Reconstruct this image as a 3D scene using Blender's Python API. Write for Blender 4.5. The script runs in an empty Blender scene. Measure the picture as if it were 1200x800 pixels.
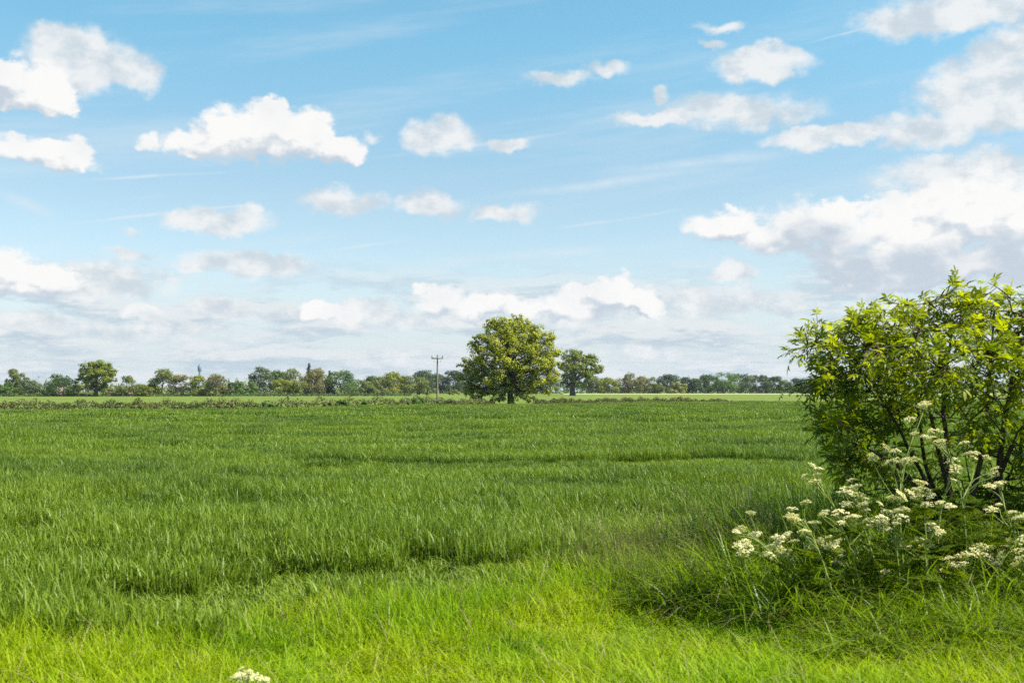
import bpy, math, random
import numpy as np
from mathutils import Vector, Matrix

R = math.radians
C = bpy.context.scene
COL = C.collection
rng = np.random.default_rng(7)
random.seed(7)

# ------------------------------------------------------------------ camera
CAM_Z, F, PITCH = 1.9, 1333.33, math.atan(57 / 1333.33)
cam = bpy.data.cameras.new("camera")
cam_o = bpy.data.objects.new("camera", cam)
COL.objects.link(cam_o)
cam.lens, cam.sensor_width = 40, 36
cam.clip_start, cam.clip_end = 0.1, 20000
cam_o.location = (0, 0, CAM_Z)
cam_o.rotation_euler = (R(90) + PITCH, 0, 0)
cam.dof.use_dof = True
cam.dof.focus_distance = 24
cam.dof.aperture_fstop = 3.2
C.camera = cam_o

def ray(px, py):
    x, y = (px - 600) / F, (400 - py) / F
    c, s = math.cos(PITCH), math.sin(PITCH)
    return Vector((x, c - y * s, s + y * c))
def at(px, py, Y):
    d = ray(px, py)
    return Vector((0, 0, CAM_Z)) + d * (Y / d.y)

# ------------------------------------------------------------------ light
SUN_EL, SUN_AZ = R(50), R(103)          # azimuth clockwise from the view direction (+Y)
sun = bpy.data.lights.new("sun", 'SUN')
sun.energy, sun.angle, sun.color = 5.0, R(0.53), (1.0, 0.95, 0.86)
sun_o = bpy.data.objects.new("sun", sun)
COL.objects.link(sun_o)
sd = Vector((math.sin(SUN_AZ) * math.cos(SUN_EL), math.cos(SUN_AZ) * math.cos(SUN_EL), math.sin(SUN_EL)))
sun_o.rotation_euler = sd.to_track_quat('Z', 'Y').to_euler()
sun_o.location = sd * 200

C.view_settings.view_transform = 'Standard'
C.view_settings.look = 'None'
EXPO = 1.2
C.view_settings.exposure = EXPO
C.view_settings.gamma = 1
C.view_settings.use_curve_mapping = False
cy = C.cycles
cy.max_bounces, cy.diffuse_bounces, cy.glossy_bounces = 5, 3, 2
cy.transmission_bounces, cy.transparent_max_bounces, cy.volume_bounces = 4, 4, 0
cy.use_denoising = False
cy.denoiser = 'OPENIMAGEDENOISE'
cy.denoising_input_passes = 'RGB_ALBEDO_NORMAL'
cy.denoising_prefilter = 'ACCURATE'
cy.caustics_reflective = cy.caustics_refractive = False

# ------------------------------------------------------------------ node helper
class NT:
    def __init__(s, tree): s.t = tree; s.n = tree.nodes; s.l = tree.links
    def node(s, typ, **kw):
        n = s.n.new(typ)
        for k, v in kw.items(): setattr(n, k, v)
        return n
    def set(s, sock, v):
        if isinstance(v, bpy.types.NodeSocket): s.l.new(v, sock)
        elif v is not None: sock.default_value = v
    def m(s, op, a, b=None, c=None, clamp=False):
        n = s.node('ShaderNodeMath', operation=op, use_clamp=clamp)
        for i, v in enumerate((a, b, c)):
            if v is not None: s.set(n.inputs[i], v)
        return n.outputs[0]
    def v(s, op, a, b=None, scale=None):
        n = s.node('ShaderNodeVectorMath', operation=op)
        s.set(n.inputs[0], a)
        if b is not None: s.set(n.inputs[1], b)
        if scale is not None: s.set(n.inputs['Scale'], scale)
        return n.outputs[0]
    def smooth(s, x, a, b, c=0.0, d=1.0):
        n = s.node('ShaderNodeMapRange', interpolation_type='SMOOTHSTEP')
        for k, v in (('Value', x), ('From Min', a), ('From Max', b), ('To Min', c), ('To Max', d)): s.set(n.inputs[k], v)
        return n.outputs[0]
    def noise(s, vec, scale, detail=4, rough=0.5, lac=2.0, color=False, dist=0.0):
        n = s.node('ShaderNodeTexNoise')
        s.set(n.inputs['Vector'], vec); n.inputs['Scale'].default_value = scale
        n.inputs['Detail'].default_value = detail; n.inputs['Roughness'].default_value = rough
        n.inputs['Lacunarity'].default_value = lac; n.inputs['Distortion'].default_value = dist
        return n.outputs['Color' if color else 'Fac']
    def mix(s, f, a, b, blend='MIX'):
        n = s.node('ShaderNodeMix', data_type='RGBA', blend_type=blend)
        s.set(n.inputs[0], f); s.set(n.inputs[6], a); s.set(n.inputs[7], b)
        return n.outputs[2]
    def xyz(s, x, y, z=0.0):
        n = s.node('ShaderNodeCombineXYZ')
        for i, v in enumerate((x, y, z)): s.set(n.inputs[i], v)
        return n.outputs[0]
    def sep(s, v):
        n = s.node('ShaderNodeSeparateXYZ'); s.set(n.inputs[0], v); return n.outputs
def rgba(c): return (c[0], c[1], c[2], 1.0)

# ------------------------------------------------------------------ sky with clouds (functions of the world direction)
world = bpy.data.worlds.new("World")
C.world = world
world.use_nodes = True
world.node_tree.nodes.clear()
W = NT(world.node_tree)
BG = 0.069
sky = W.node('ShaderNodeTexSky', sky_type='NISHITA', sun_disc=False, sun_elevation=SUN_EL, sun_rotation=SUN_AZ,
             altitude=0, air_density=1.0, dust_density=0.3, ozone_density=3.0)
tc = W.node('ShaderNodeTexCoord').outputs['Generated']
X, Y_, Z_ = W.sep(tc)
AZ = W.m('ARCTAN2', X, Y_)
EL = W.m('ARCSINE', Z_)
P = W.xyz(AZ, EL, 0.0)

def azel(px, py):
    d = ray(px, py).normalized()
    return math.atan2(d.x, d.y), math.asin(d.z)
def puff(vec, c):
    px, py, rx, ry = c[:4]
    a, e = azel(px, py)
    a1, _ = azel(px + rx, py); _, e1 = azel(px, py - ry)
    ra, re = abs(a1 - a), abs(e1 - e)
    n = W.node('ShaderNodeMapping', vector_type='TEXTURE')
    W.set(n.inputs['Vector'], vec)
    n.inputs['Scale'].default_value = (ra, re, 1)
    n.inputs['Location'].default_value = (a, e, 0)
    n.inputs['Rotation'].default_value = (0, 0, c[5] if len(c) > 5 else 0)
    g = W.node('ShaderNodeTexGradient', gradient_type='SPHERICAL')
    W.l.new(n.outputs[0], g.inputs[0])
    o = g.outputs['Fac']
    if len(c) > 4: o = W.m('MULTIPLY', o, c[4])
    return o
def field(vec, lst, bases=()):
    cur = [puff(vec, c) for c in lst if not isinstance(c, list)]
    for grp in [c for c in lst if isinstance(c, list)]:
        base_py, lobes = grp[0], grp[1:]
        e = azel(600, base_py)[1]; h = azel(600, base_py - 34)[1] - e
        o = [puff(vec, c) for c in lobes]
        while len(o) > 1: o = [W.m('MAXIMUM', o[i], o[i + 1]) if i + 1 < len(o) else o[i] for i in range(0, len(o), 2)]
        y = W.sep(vec)[1]
        cur.append(W.m('MAXIMUM', W.m('MINIMUM', o[0], W.m('MULTIPLY_ADD', y, 1 / h, -e / h + .10)), 0.0))
    while len(cur) > 1:
        cur = [W.m('MAXIMUM', cur[i], cur[i + 1]) if i + 1 < len(cur) else cur[i] for i in range(0, len(cur), 2)]
    return cur[0]

CUM = [  # crisp heaped clouds: the photo row of the flat base, then px, py, rx, ry of every lobe
    [201, (302, 164, 84, 58), (345, 158, 64, 44), (388, 178, 50, 32), (258, 172, 64, 34), (205, 170, 40, 22), (174, 164, 20, 20), (268, 152, 50, 38), (320, 145, 44, 36)],
    [162, (40, 108, 66, 52), (10, 96, 50, 46)], [222, (62, 188, 62, 38), (12, 180, 48, 32), (80, 182, 36, 32)],
    [362, (15, 318, 48, 32), (62, 324, 46, 26), (20, 344, 60, 18)],
    [380, (520, 352, 46, 32), (560, 358, 56, 24), (662, 350, 44, 24), (716, 344, 46, 32), (640, 364, 130, 22), (750, 352, 40, 22), (590, 352, 34, 22), (388, 366, 46, 22), (166, 366, 34, 16)],
    [352, (1070, 280, 150, 74), (950, 268, 130, 46), (850, 264, 70, 26), (1165, 250, 120, 74), (1030, 312, 100, 40), (1130, 310, 160, 50), (980, 280, 60, 60), (1110, 240, 80, 44), (1230, 280, 120, 90)],
]
SOFT = [
    (255, 364, 66, 18, .9), (345, 370, 60, 16, .8), (60, 378, 90, 16, .8), (858, 322, 40, 18, .95), (925, 358, 50, 20, .9), (455, 415, 50, 12, .7), (760, 415, 80, 16, .7), (430, 360, 60, 20, .8),  # thinner, softer clouds
    (98, 72, 100, 50, 1.0), (150, 88, 60, 32, .8), (70, 55, 60, 36, 1.), (512, 160, 58, 34, 1.0), (597, 171, 34, 14, .8), (434, 160, 22, 16, .5),
    (255, 259, 88, 26, 1.), (155, 299, 50, 14, .8), (293, 308, 104, 22, 1.), (395, 236, 76, 24, .8), (505, 241, 66, 22, .8), (590, 250, 80, 16, .6), (155, 271, 24, 10, .5),
    (110, 328, 130, 34, .9), (690, 362, 190, 26, .8), (850, 352, 130, 24, .8), (470, 372, 200, 22, .6), (140, 385, 240, 20, .6),
    (1165, 110, 140, 74, 1.), (1120, 14, 170, 40, 1.), (1190, 70, 90, 70, .9), (980, 160, 116, 20, 1.), (897, 74, 80, 28, 1.0), (870, 130, 150, 32, .7), (1090, 150, 140, 34, .8),
    (775, 138, 84, 14, .9), (655, 93, 70, 16, .6), (712, 80, 46, 14, .6), (840, 32, 44, 12, .7), (838, 52, 30, 10, .6), (1130, 205, 160, 40, .8), (773, 108, 18, 14, .7),
    (1080, 360, 150, 26, .6),
]
warp = W.v('SCALE', W.v('SUBTRACT', W.noise(P, 34, 4, 0.55, color=True), (0.5, 0.5, 0.5)), scale=0.030)
PW = W.v('ADD', P, warp)
STRETCH = W.v('MULTIPLY', P, (1.0, 1.45, 1.0))
def cum_density(off, det=7, rough=.6):
    pw = W.v('ADD', PW, off) if off else PW
    ps = W.v('ADD', STRETCH, off) if off else STRETCH
    f = field(pw, CUM)
    n = W.noise(ps, 48, det, rough)
    amp = W.m('MULTIPLY', W.smooth(f, 0.0, 0.28), 1.25)
    return W.m('ADD', W.m('SUBTRACT', f, 0.13), W.m('MULTIPLY', W.m('SUBTRACT', n, 0.5), amp))
d0 = cum_density(None)
s0, s1 = cum_density(None, 3.2, .5), cum_density((0.006, 0.016, 0.0), 3.2, .5)
lit = W.smooth(W.m('SUBTRACT', s0, s1), -0.46, 0.24)
lown = W.noise(P, 17, 5, 0.55)
lit = W.m('MULTIPLY_ADD', W.m('SUBTRACT', lown, 0.52), 1.1, lit, clamp=True)
under = W.smooth(field(PW, [(1075, 322, 190, 46), (1190, 320, 150, 60), (960, 292, 60, 44), (940, 268, 30, 22)]), 0.0, 0.5, 0.0, 0.92)
lit = W.m('MULTIPLY', lit, W.m('SUBTRACT', 1.0, W.m('MULTIPLY', under, W.smooth(W.noise(STRETCH, 30, 3, .5), .66, .36, .35, 1.15))))
a_c = W.smooth(d0, -0.02, W.smooth(W.noise(P, 14, 2, .5), .38, .60, .19, .55))
# soft clouds
fs = field(PW, SOFT)
ns = W.noise(STRETCH, 30, 6, 0.58)
ds = W.m('ADD', W.m('SUBTRACT', fs, 0.12), W.m('MULTIPLY', W.m('SUBTRACT', ns, 0.5), W.m('MULTIPLY', W.smooth(fs, 0, .3), 0.9)))
a_s = W.m('MULTIPLY', W.smooth(ds, -0.02, 0.40), 0.92)
lit_s = W.smooth(W.noise(W.v('ADD', STRETCH, (0, 0.02, 0)), 30, 6, 0.58), 0.35, 0.62)
# thin streaky high cloud, drawn out to one side
cx = W.m('ADD', AZ, W.m('MULTIPLY', EL, -2.2))
cir = W.noise(W.xyz(W.m('MULTIPLY', AZ, 1.6), W.m('MULTIPLY_ADD', AZ, -1.6, W.m('MULTIPLY', EL, 14)), 3.3), 2.2, 6, 0.62)
a_ci = W.m('MULTIPLY', W.smooth(cir, 0.46, 0.80), W.smooth(EL, 0.10, 0.32, 0.6, 0.34))
# layered banks low over the horizon
band = W.noise(W.xyz(W.m('MULTIPLY', AZ, 6.5), W.m('MULTIPLY', EL, 28), 1.7), 1.9, 8, 0.62)
a_b = W.m('MULTIPLY', W.m('MULTIPLY', W.smooth(band, 0.40, 0.56), W.smooth(EL, 0.125, 0.07)), 0.80)
band2 = W.noise(W.xyz(W.m('MULTIPLY', AZ, 6.5), W.m('MULTIPLY_ADD', EL, 28, 0.22), 1.7), 1.9, 8, 0.62)
lit_b = W.smooth(W.m('SUBTRACT', band, band2), -0.08, 0.11)
# old vapour trails
TRAILS = [(190, 251, 150, 3.0, .8, .137), (430, 288, 70, 3.0, .6, .13), (180, 207, 130, 3.2, .6, .10), (560, 170, 140, 4, .6, .13), (720, 258, 120, 3.2, .55, .13), (30, 238, 60, 12, .5, -.35), (990, 40, 60, 2.2, .5, .16), (700, 215, 200, 9, .5, .12), (620, 300, 240, 8, .45, .07), (820, 190, 180, 10, .5, .08)]
wob = W.v('ADD', P, W.v('SCALE', W.v('SUBTRACT', W.noise(P, 9, 2, 0.5, color=True), (0.5, 0.5, 0.5)), scale=0.006))
a_t = W.m('MULTIPLY', W.smooth(field(wob, TRAILS), 0.0, 0.7), W.smooth(W.noise(P, 26, 4, .6), .34, .62, .2, .75))

tint = W.mix(W.smooth(EL, 0.02, 0.19), rgba((1.10, 1.00, 0.98)), W.mix(W.smooth(EL, 0.15, 0.33), rgba((1.16, 1.13, 0.97)), rgba((0.95, 1.36, 1.17))))
base = W.mix(1.0, sky.outputs[0], tint, 'MULTIPLY')
k = 1 / (BG * 2 ** EXPO)
def rad(c): return rgba([v * k for v in c])
veil = W.smooth(EL, 0.13, 0.0, 0.0, 0.85)
base = W.mix(veil, base, rad((0.62, 0.73, 0.81)))
c1 = W.mix(a_t, W.mix(a_ci, base, rad((0.68, 0.80, 0.88))), rad((0.74, 0.84, 0.90)))
c2 = W.mix(a_b, c1, W.mix(lit_b, rad((0.49, 0.60, 0.70)), rad((0.80, 0.83, 0.85))))
c3 = W.mix(a_s, c2, W.mix(lit_s, rad((0.62, 0.70, 0.76)), rad((0.90, 0.91, 0.91))))
c4 = W.mix(a_c, c3, W.mix(lit, rad((0.57, 0.65, 0.735)), rad((0.97, 0.965, 0.95))))
bg = W.node('ShaderNodeBackground')
W.l.new(c4, bg.inputs[0]); bg.inputs[1].default_value = BG
out = W.node('ShaderNodeOutputWorld')
W.l.new(bg.outputs[0], out.inputs[0])
world.cycles.sampling_method = 'MANUAL'
world.cycles.sample_map_resolution = 512

# ------------------------------------------------------------------ materials
def base_mat(name):
    m = bpy.data.materials.new(name); m.use_nodes = True
    t = NT(m.node_tree); t.n.clear()
    o = t.node('ShaderNodeOutputMaterial')
    return m, t, o

def foliage(name, dark, light, trans=(1.9, 1.7, 0.7), tf=0.4, rough=0.5, spec=0.35, patch=None, patch_col=None, rnd=0.0):
    """leaf material: colour from each leaf's own 'tint', light passing through the blade"""
    m, t, o = base_mat(name)
    if name != "cream_florets": dark, light = [v * .84 for v in dark], [v * .84 for v in light]
    if patch_col: patch_col = [v * .84 for v in patch_col]
    a = t.node('ShaderNodeAttribute', attribute_name='tint').outputs['Fac']
    if rnd:
        oi = t.node('ShaderNodeObjectInfo').outputs['Random']
        a = t.m('ADD', a, t.m('MULTIPLY', t.m('SUBTRACT', oi, 0.5), rnd), clamp=True)
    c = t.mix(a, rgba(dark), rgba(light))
    if patch:
        pos = t.node('ShaderNodeNewGeometry').outputs['Position']
        n = t.noise(pos, patch, 3, 0.55)
        f_ = t.smooth(n, 0.4, 0.62)
        if name == "wheat_leaf":      # thin, paler plants along the headland of the field
            f_ = t.m('MAXIMUM', f_, t.smooth(t.m('ADD', t.sep(pos)[1], t.m('MULTIPLY', n, 9.0)), 26, 11))
        c = t.mix(f_, c, t.mix(a, rgba([v * .8 for v in patch_col]), rgba(patch_col)))
    p = t.node('ShaderNodeBsdfPrincipled')
    t.l.new(c, p.inputs['Base Color']); p.inputs['Roughness'].default_value = rough
    p.inputs['Specular IOR Level'].default_value = spec
    tr = t.node('ShaderNodeBsdfTranslucent')
    t.l.new(t.mix(1.0, c, rgba(trans), 'MULTIPLY'), tr.inputs['Color'])
    mx = t.node('ShaderNodeMixShader'); mx.inputs[0].default_value = tf
    t.l.new(p.outputs[0], mx.inputs[1]); t.l.new(tr.outputs[0], mx.inputs[2])
    t.l.new(mx.outputs[0], o.inputs[0])
    return m

def solid(name, c1, c2, scale=6, rough=0.85, bump=0.4, stretch=(1, 1, 1), spec=0.2):
    m, t, o = base_mat(name)
    pos = t.node('ShaderNodeTexCoord').outputs['Object']
    n = t.noise(t.v('MULTIPLY', pos, stretch), scale, 6, 0.6)
    p = t.node('ShaderNodeBsdfPrincipled')
    t.l.new(t.mix(t.smooth(n, .35, .65), rgba(c1), rgba(c2)), p.inputs['Base Color'])
    p.inputs['Roughness'].default_value = rough; p.inputs['Specular IOR Level'].default_value = spec
    if bump:
        b = t.node('ShaderNodeBump'); b.inputs['Strength'].default_value = bump; b.inputs['Distance'].default_value = 0.02
        t.l.new(n, b.inputs['Height']); t.l.new(b.outputs[0], p.inputs['Normal'])
    t.l.new(p.outputs[0], o.inputs[0])
    return m

M_bark = solid("dark_bark", (.035, .026, .018), (.09, .07, .05), 14, stretch=(1, 1, .25), bump=.8)
M_twig = solid("grey_brown_bark", (.03, .022, .014), (.085, .062, .04), 30, stretch=(1, 1, .3), bump=.6)
M_stem = solid("green_stem", (.16, .22, .05), (.26, .30, .08), 20, bump=0, rough=.5)
M_pole = solid("weathered_pole_timber", (.15, .12, .08), (.26, .21, .14), 8, stretch=(6, 6, .3))
M_metal = solid("dull_grey_metal", (.22, .22, .22), (.32, .32, .32), 8, rough=.5, bump=0)
M_ceram = solid("brown_glazed_ceramic", (.10, .06, .04), (.16, .10, .07), 8, rough=.3, bump=0)
M_tower = solid("haze_blue_steel", (.12, .17, .26), (.16, .21, .30), .4, rough=.6, bump=0)  # distance haze painted into the tower's blue-grey colour
M_brick = solid("red_brown_brick", (.17, .10, .075), (.24, .15, .11), 3, bump=.2)
M_tile = solid("clay_roof_tile", (.17, .11, .09), (.23, .15, .12), 4, bump=.3)
M_pane = solid("window_glass", (.03, .035, .04), (.05, .055, .06), 1, rough=.1, bump=0, spec=.6)
M_flower = foliage("cream_florets", (.70, .64, .28), (.90, .86, .58), (1, 1, .8), .35, .7, .1)

# ------------------------------------------------------------------ mesh helpers
def link(o, parent=None):
    COL.objects.link(o)
    if parent: o.parent = parent
    return o
def mesh_from(name, V, Q, mats, tint=None, midx=None, smooth=False):
    V = np.asarray(V, np.float32).reshape(-1, 3); Q = np.asarray(Q, np.int32)
    k = Q.shape[1]
    me = bpy.data.meshes.new(name)
    me.vertices.add(len(V)); me.vertices.foreach_set('co', V.ravel())
    me.loops.add(Q.size); me.loops.foreach_set('vertex_index', Q.ravel())
    me.polygons.add(len(Q)); me.polygons.foreach_set('loop_start', np.arange(0, Q.size, k, dtype=np.int32))
    if tint is not None:
        a = me.attributes.new('tint', 'FLOAT', 'POINT'); a.data.foreach_set('value', np.asarray(tint, np.float32))
    for m in (mats if isinstance(mats, (list, tuple)) else [mats]): me.materials.append(m)
    if midx is not None: me.polygons.foreach_set('material_index', np.asarray(midx, np.int32))
    if smooth: me.polygons.foreach_set('use_smooth', np.ones(len(Q), bool))
    me.update(calc_edges=True); me.validate()
    return me
def obj(name, me, parent=None):
    return link(bpy.data.objects.new(name, me), parent)
def empty(name, loc):
    o = bpy.data.objects.new(name, None); o.location = loc; o.empty_display_size = .2
    return link(o)
def tag(o, label=None, cat=None, group=None, kind=None):
    for k_, v_ in (('label', label), ('category', cat), ('group', group), ('kind', kind)):
        if v_: o[k_] = v_
    return o

class Geo:
    """collects quads of several kinds into one mesh"""
    def __init__(s): s.V = []; s.Q = []; s.T = []; s.M = []; s.n = 0
    def add(s, V, Q, tint=.5, mi=0):
        V = np.asarray(V, float).reshape(-1, 3); Q = np.asarray(Q, int)
        s.V.append(V); s.Q.append(Q + s.n); s.n += len(V)
        s.T.append(np.broadcast_to(np.asarray(tint, float), (len(V),))); s.M.append(np.full(len(Q), mi))
    def tube(s, pts, rad, n=6, tint=.5, mi=0):
        pts = np.asarray(pts, float); k_ = len(pts)
        rad = np.broadcast_to(np.asarray(rad, float), (k_,))
        tan = np.gradient(pts, axis=0); tan /= np.linalg.norm(tan, axis=1)[:, None] + 1e-9
        ref = np.array([0.0, 0, 1]) if abs(tan[0][2]) < .8 else np.array([1.0, 0, 0])
        a = np.cross(tan, ref); a /= np.linalg.norm(a, axis=1)[:, None] + 1e-9
        b = np.cross(tan, a)
        th = np.arange(n) * 2 * math.pi / n
        V = pts[:, None] + rad[:, None, None] * (np.cos(th)[None, :, None] * a[:, None] + np.sin(th)[None, :, None] * b[:, None])
        i, j = np.meshgrid(np.arange(k_ - 1), np.arange(n), indexing='ij')
        Q = np.stack([i * n + j, i * n + (j + 1) % n, (i + 1) * n + (j + 1) % n, (i + 1) * n + j], -1).reshape(-1, 4)
        s.add(V.reshape(-1, 3), Q, tint, mi)
        cap = np.array([[0, 0, 0, 0]])
        for r0, c0 in ((0, pts[0]), (k_ - 1, pts[-1])):    # closed ends
            s.add(np.vstack([V[r0], c0[None]]), np.array([[n, j, (j + 1) % n, (j + 2) % n] for j in range(0, n, 2)]), tint, mi)
    def box(s, lo, hi, tint=.5, mi=0):
        x0, y0, z0 = lo; x1, y1, z1 = hi
        V = [(x0, y0, z0), (x1, y0, z0), (x1, y1, z0), (x0, y1, z0), (x0, y0, z1), (x1, y0, z1), (x1, y1, z1), (x0, y1, z1)]
        Q = [(0, 3, 2, 1), (4, 5, 6, 7), (0, 1, 5, 4), (1, 2, 6, 5), (2, 3, 7, 6), (3, 0, 4, 7)]
        s.add(V, Q, tint, mi)
    def mesh(s, name, mats, smooth=False):
        return mesh_from(name, np.vstack(s.V), np.vstack(s.Q), mats, np.concatenate(s.T), np.concatenate(s.M), smooth)

def unit(v): return v / (np.linalg.norm(v, axis=-1, keepdims=True) + 1e-9)
def leaf_quads(P_, N_, size, g=rng, aspect=.62):
    """one folded leaf-shaped face pair per point, facing N_"""
    n = len(P_); size = np.broadcast_to(size, (n,))[:, None]
    r_ = unit(g.normal(size=(n, 3)))
    a = unit(np.cross(N_, r_)); b = unit(np.cross(N_, a))
    tip = P_ + a * size * .5; tail = P_ - a * size * .5
    s1 = P_ + b * size * .5 * aspect + N_ * size * .12; s2 = P_ - b * size * .5 * aspect + N_ * size * .12
    V = np.stack([tail, s1, tip, s2], 1).reshape(-1, 3)
    return V, np.arange(n * 4).reshape(n, 4)

# smooth random field for natural variation
def make_field(seed, n=10, lo=.05, hi=.6):
    g = np.random.default_rng(seed)
    kx = g.uniform(lo, hi, n) * g.choice([-1, 1], n); ky = g.uniform(lo, hi, n); ph = g.uniform(0, 6.28, n)
    return lambda x, y: sum(np.sin(kx[i] * x + ky[i] * y * .7 + ph[i]) for i in range(n)) / n ** .5
nz_big = make_field(1, 9, .04, .3); nz_mid = make_field(2, 10, .4, 1.6); nz_fine = make_field(3, 12, 1.5, 5)

def ground_z(x, y):
    b = .34 * np.exp(-(((x - 4.2) / 2.6) ** 2 + ((y - 10.6) / 1.9) ** 2))     # the low bank under the shrub
    return b + .02 * nz_mid(x, y) * np.exp(-((y - 9) / 9) ** 2)

# ------------------------------------------------------------------ ground, far field
def grid_sheet(name, xs, ys, zf, mat):
    X_, Yg = np.meshgrid(xs, ys, indexing='xy')
    V = np.stack([X_, Yg, zf(X_, Yg)], -1).reshape(-1, 3)
    nx, ny = len(xs), len(ys)
    i, j = np.meshgrid(np.arange(ny - 1), np.arange(nx - 1), indexing='ij')
    q = (i * nx + j).ravel()
    return obj(name, mesh_from(name, V, np.stack([q, q + 1, q + nx + 1, q + nx], -1), mat, smooth=True))

def soil_mat():
    m, t, o = base_mat("damp_soil_and_thatch")
    pos = t.node('ShaderNodeNewGeometry').outputs['Position']
    n = t.noise(pos, 9, 6, .65); n2 = t.noise(pos, .6, 4, .6)
    c = t.mix(t.smooth(n, .35, .65), rgba((.020, .024, .008)), rgba((.06, .07, .02)))
    c = t.mix(t.smooth(n2, .35, .65), c, rgba((.035, .07, .012)))
    p = t.node('ShaderNodeBsdfPrincipled'); t.l.new(c, p.inputs['Base Color']); p.inputs['Roughness'].default_value = .95
    p.inputs['Specular IOR Level'].default_value = .1
    b = t.node('ShaderNodeBump'); b.inputs['Strength'].default_value = .8; b.inputs['Distance'].default_value = .05
    t.l.new(n, b.inputs['Height']); t.l.new(b.outputs[0], p.inputs['Normal'])
    t.l.new(p.outputs[0], o.inputs[0]); return m
def field_mat():
    m, t, o = base_mat("distant_young_crop")
    pos = t.node('ShaderNodeNewGeometry').outputs['Position']
    n = t.noise(pos, 1.4, 6, .7); n2 = t.noise(t.v('MULTIPLY', pos, (.3, 1.6, 1)), .05, 4, .6)
    c = t.mix(t.smooth(n, .3, .7), rgba((.070, .108, .012)), rgba((.115, .162, .020)))
    c = t.mix(t.smooth(n2, .38, .62), c, rgba((.13, .165, .025)))
    p = t.node('ShaderNodeBsdfPrincipled'); t.l.new(c, p.inputs['Base Color']); p.inputs['Roughness'].default_value = .9
    p.inputs['Specular IOR Level'].default_value = .15
    b = t.node('ShaderNodeBump'); b.inputs['Strength'].default_value = .9; b.inputs['Distance'].default_value = .3
    t.l.new(n, b.inputs['Height']); t.l.new(b.outputs[0], p.inputs['Normal'])
    t.l.new(p.outputs[0], o.inputs[0]); return m
gx = np.concatenate([[-1600, -600, -200, -60, -25], np.linspace(-12, 12, 61), [25, 60, 200, 600, 1600]])
gy = np.concatenate([[-300, -60, -10], np.linspace(0, 20, 51), [30, 50, 90, 200, 500, 1000, 1600]])
tag(grid_sheet('ground', gx, gy, ground_z, soil_mat()), kind='structure')

# hedge line across the middle distance
HX = np.array([-200, -75.0, -44.0, -23, -8.5, 0, 16, 31, 60, 120]); HY = np.array([92, 96, 98, 102, 127, 134, 150, 160, 170, 185.0])
def hedge_y(x): return np.interp(x, HX, HY)
# far field: one sheet standing at crop height, from just behind the hedge to the far trees
fx = np.concatenate([[-1500, -700, -400], np.arange(-260, 261, 10.0), [400, 700, 1500]])
tt = np.linspace(0, 1, 40) ** 1.6
V = []; 
for x in fx:
    y0 = float(hedge_y(np.clip(x, -200, 120))) + 2.5 if x < 34 else 118.0 + 0 * x
    if x >= 34: y0 = max(118.0, 160 - (x - 34) * 3)
    for s_ in tt:
        V.append((x, y0 + (1500 - y0) * s_, .28 if s_ > 0 else .0))
nY = len(tt); q = np.array([[a * nY + b, (a + 1) * nY + b, (a + 1) * nY + b + 1, a * nY + b + 1] for a in range(len(fx) - 1) for b in range(nY - 1)])
tag(obj('far_field', mesh_from('far_field', V, q, field_mat())), kind='structure')

# ------------------------------------------------------------------ instanced stuff (crop and grasses)
def blades(n, g, size, h, hs, w, lean, droop, segs, up=None, hmin=.3, y_rows=None):
    """n blades rooted in a size x size square; returns V, Q, tint"""
    x = g.uniform(-size / 2, size / 2, n); y = g.uniform(-size / 2, size / 2, n)
    if y_rows: y = np.round(y / y_rows) * y_rows + g.normal(0, .02, n)
    H = np.clip(g.normal(h, hs, n), h * hmin, h * 1.7)
    az = g.uniform(0, 2 * math.pi, n); ln = np.abs(g.normal(lean, lean * .5, n)); dr = np.abs(g.normal(droop, droop * .6, n))
    tw = az + math.pi / 2 + g.normal(0, .5, n)
    wd = w * g.uniform(.6, 1.35, n)
    t = np.linspace(0, 1, segs + 1)
    horiz = H[:, None] * (ln[:, None] * t + dr[:, None] * t ** 2.4)
    z = H[:, None] * (t - .42 * np.minimum(dr, 1.5)[:, None] * t ** 3)
    if up: z = z + g.uniform(up[0], up[1], n)[:, None]
    cx_ = x[:, None] + np.cos(az)[:, None] * horiz; cy_ = y[:, None] + np.sin(az)[:, None] * horiz
    prof = np.where(t < .35, .75 + .7 * t, 1.0) * np.clip(1.02 - t ** 2.6, .03, 1)
    hw = wd[:, None] * prof * .5
    dx, dy = np.cos(tw)[:, None] * hw, np.sin(tw)[:, None] * hw
    L = np.stack([cx_ - dx, cy_ - dy, z], -1); Rr = np.stack([cx_ + dx, cy_ + dy, z], -1)
    V = np.stack([L, Rr], 2).reshape(n, -1, 3)
    k_ = 2 * (segs + 1)
    q = np.array([[2 * i, 2 * i + 1, 2 * i + 3, 2 * i + 2] for i in range(segs)])
    Q = (np.arange(n)[:, None, None] * k_ + q[None]).reshape(-1, 4)
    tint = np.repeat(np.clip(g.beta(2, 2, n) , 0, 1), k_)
    tint = np.clip(tint + np.tile(np.repeat(np.linspace(-.30, .30, segs + 1), 2), n), 0, 1)  # shade painted along each blade: dark root, sunlit-looking tip
    return V.reshape(-1, 3), Q, tint

def source_collection(name, meshes):
    c = bpy.data.collections.new(name)
    for i, me in enumerate(meshes):
        c.objects.link(bpy.data.objects.new(me.name, me))
    return c

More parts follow.
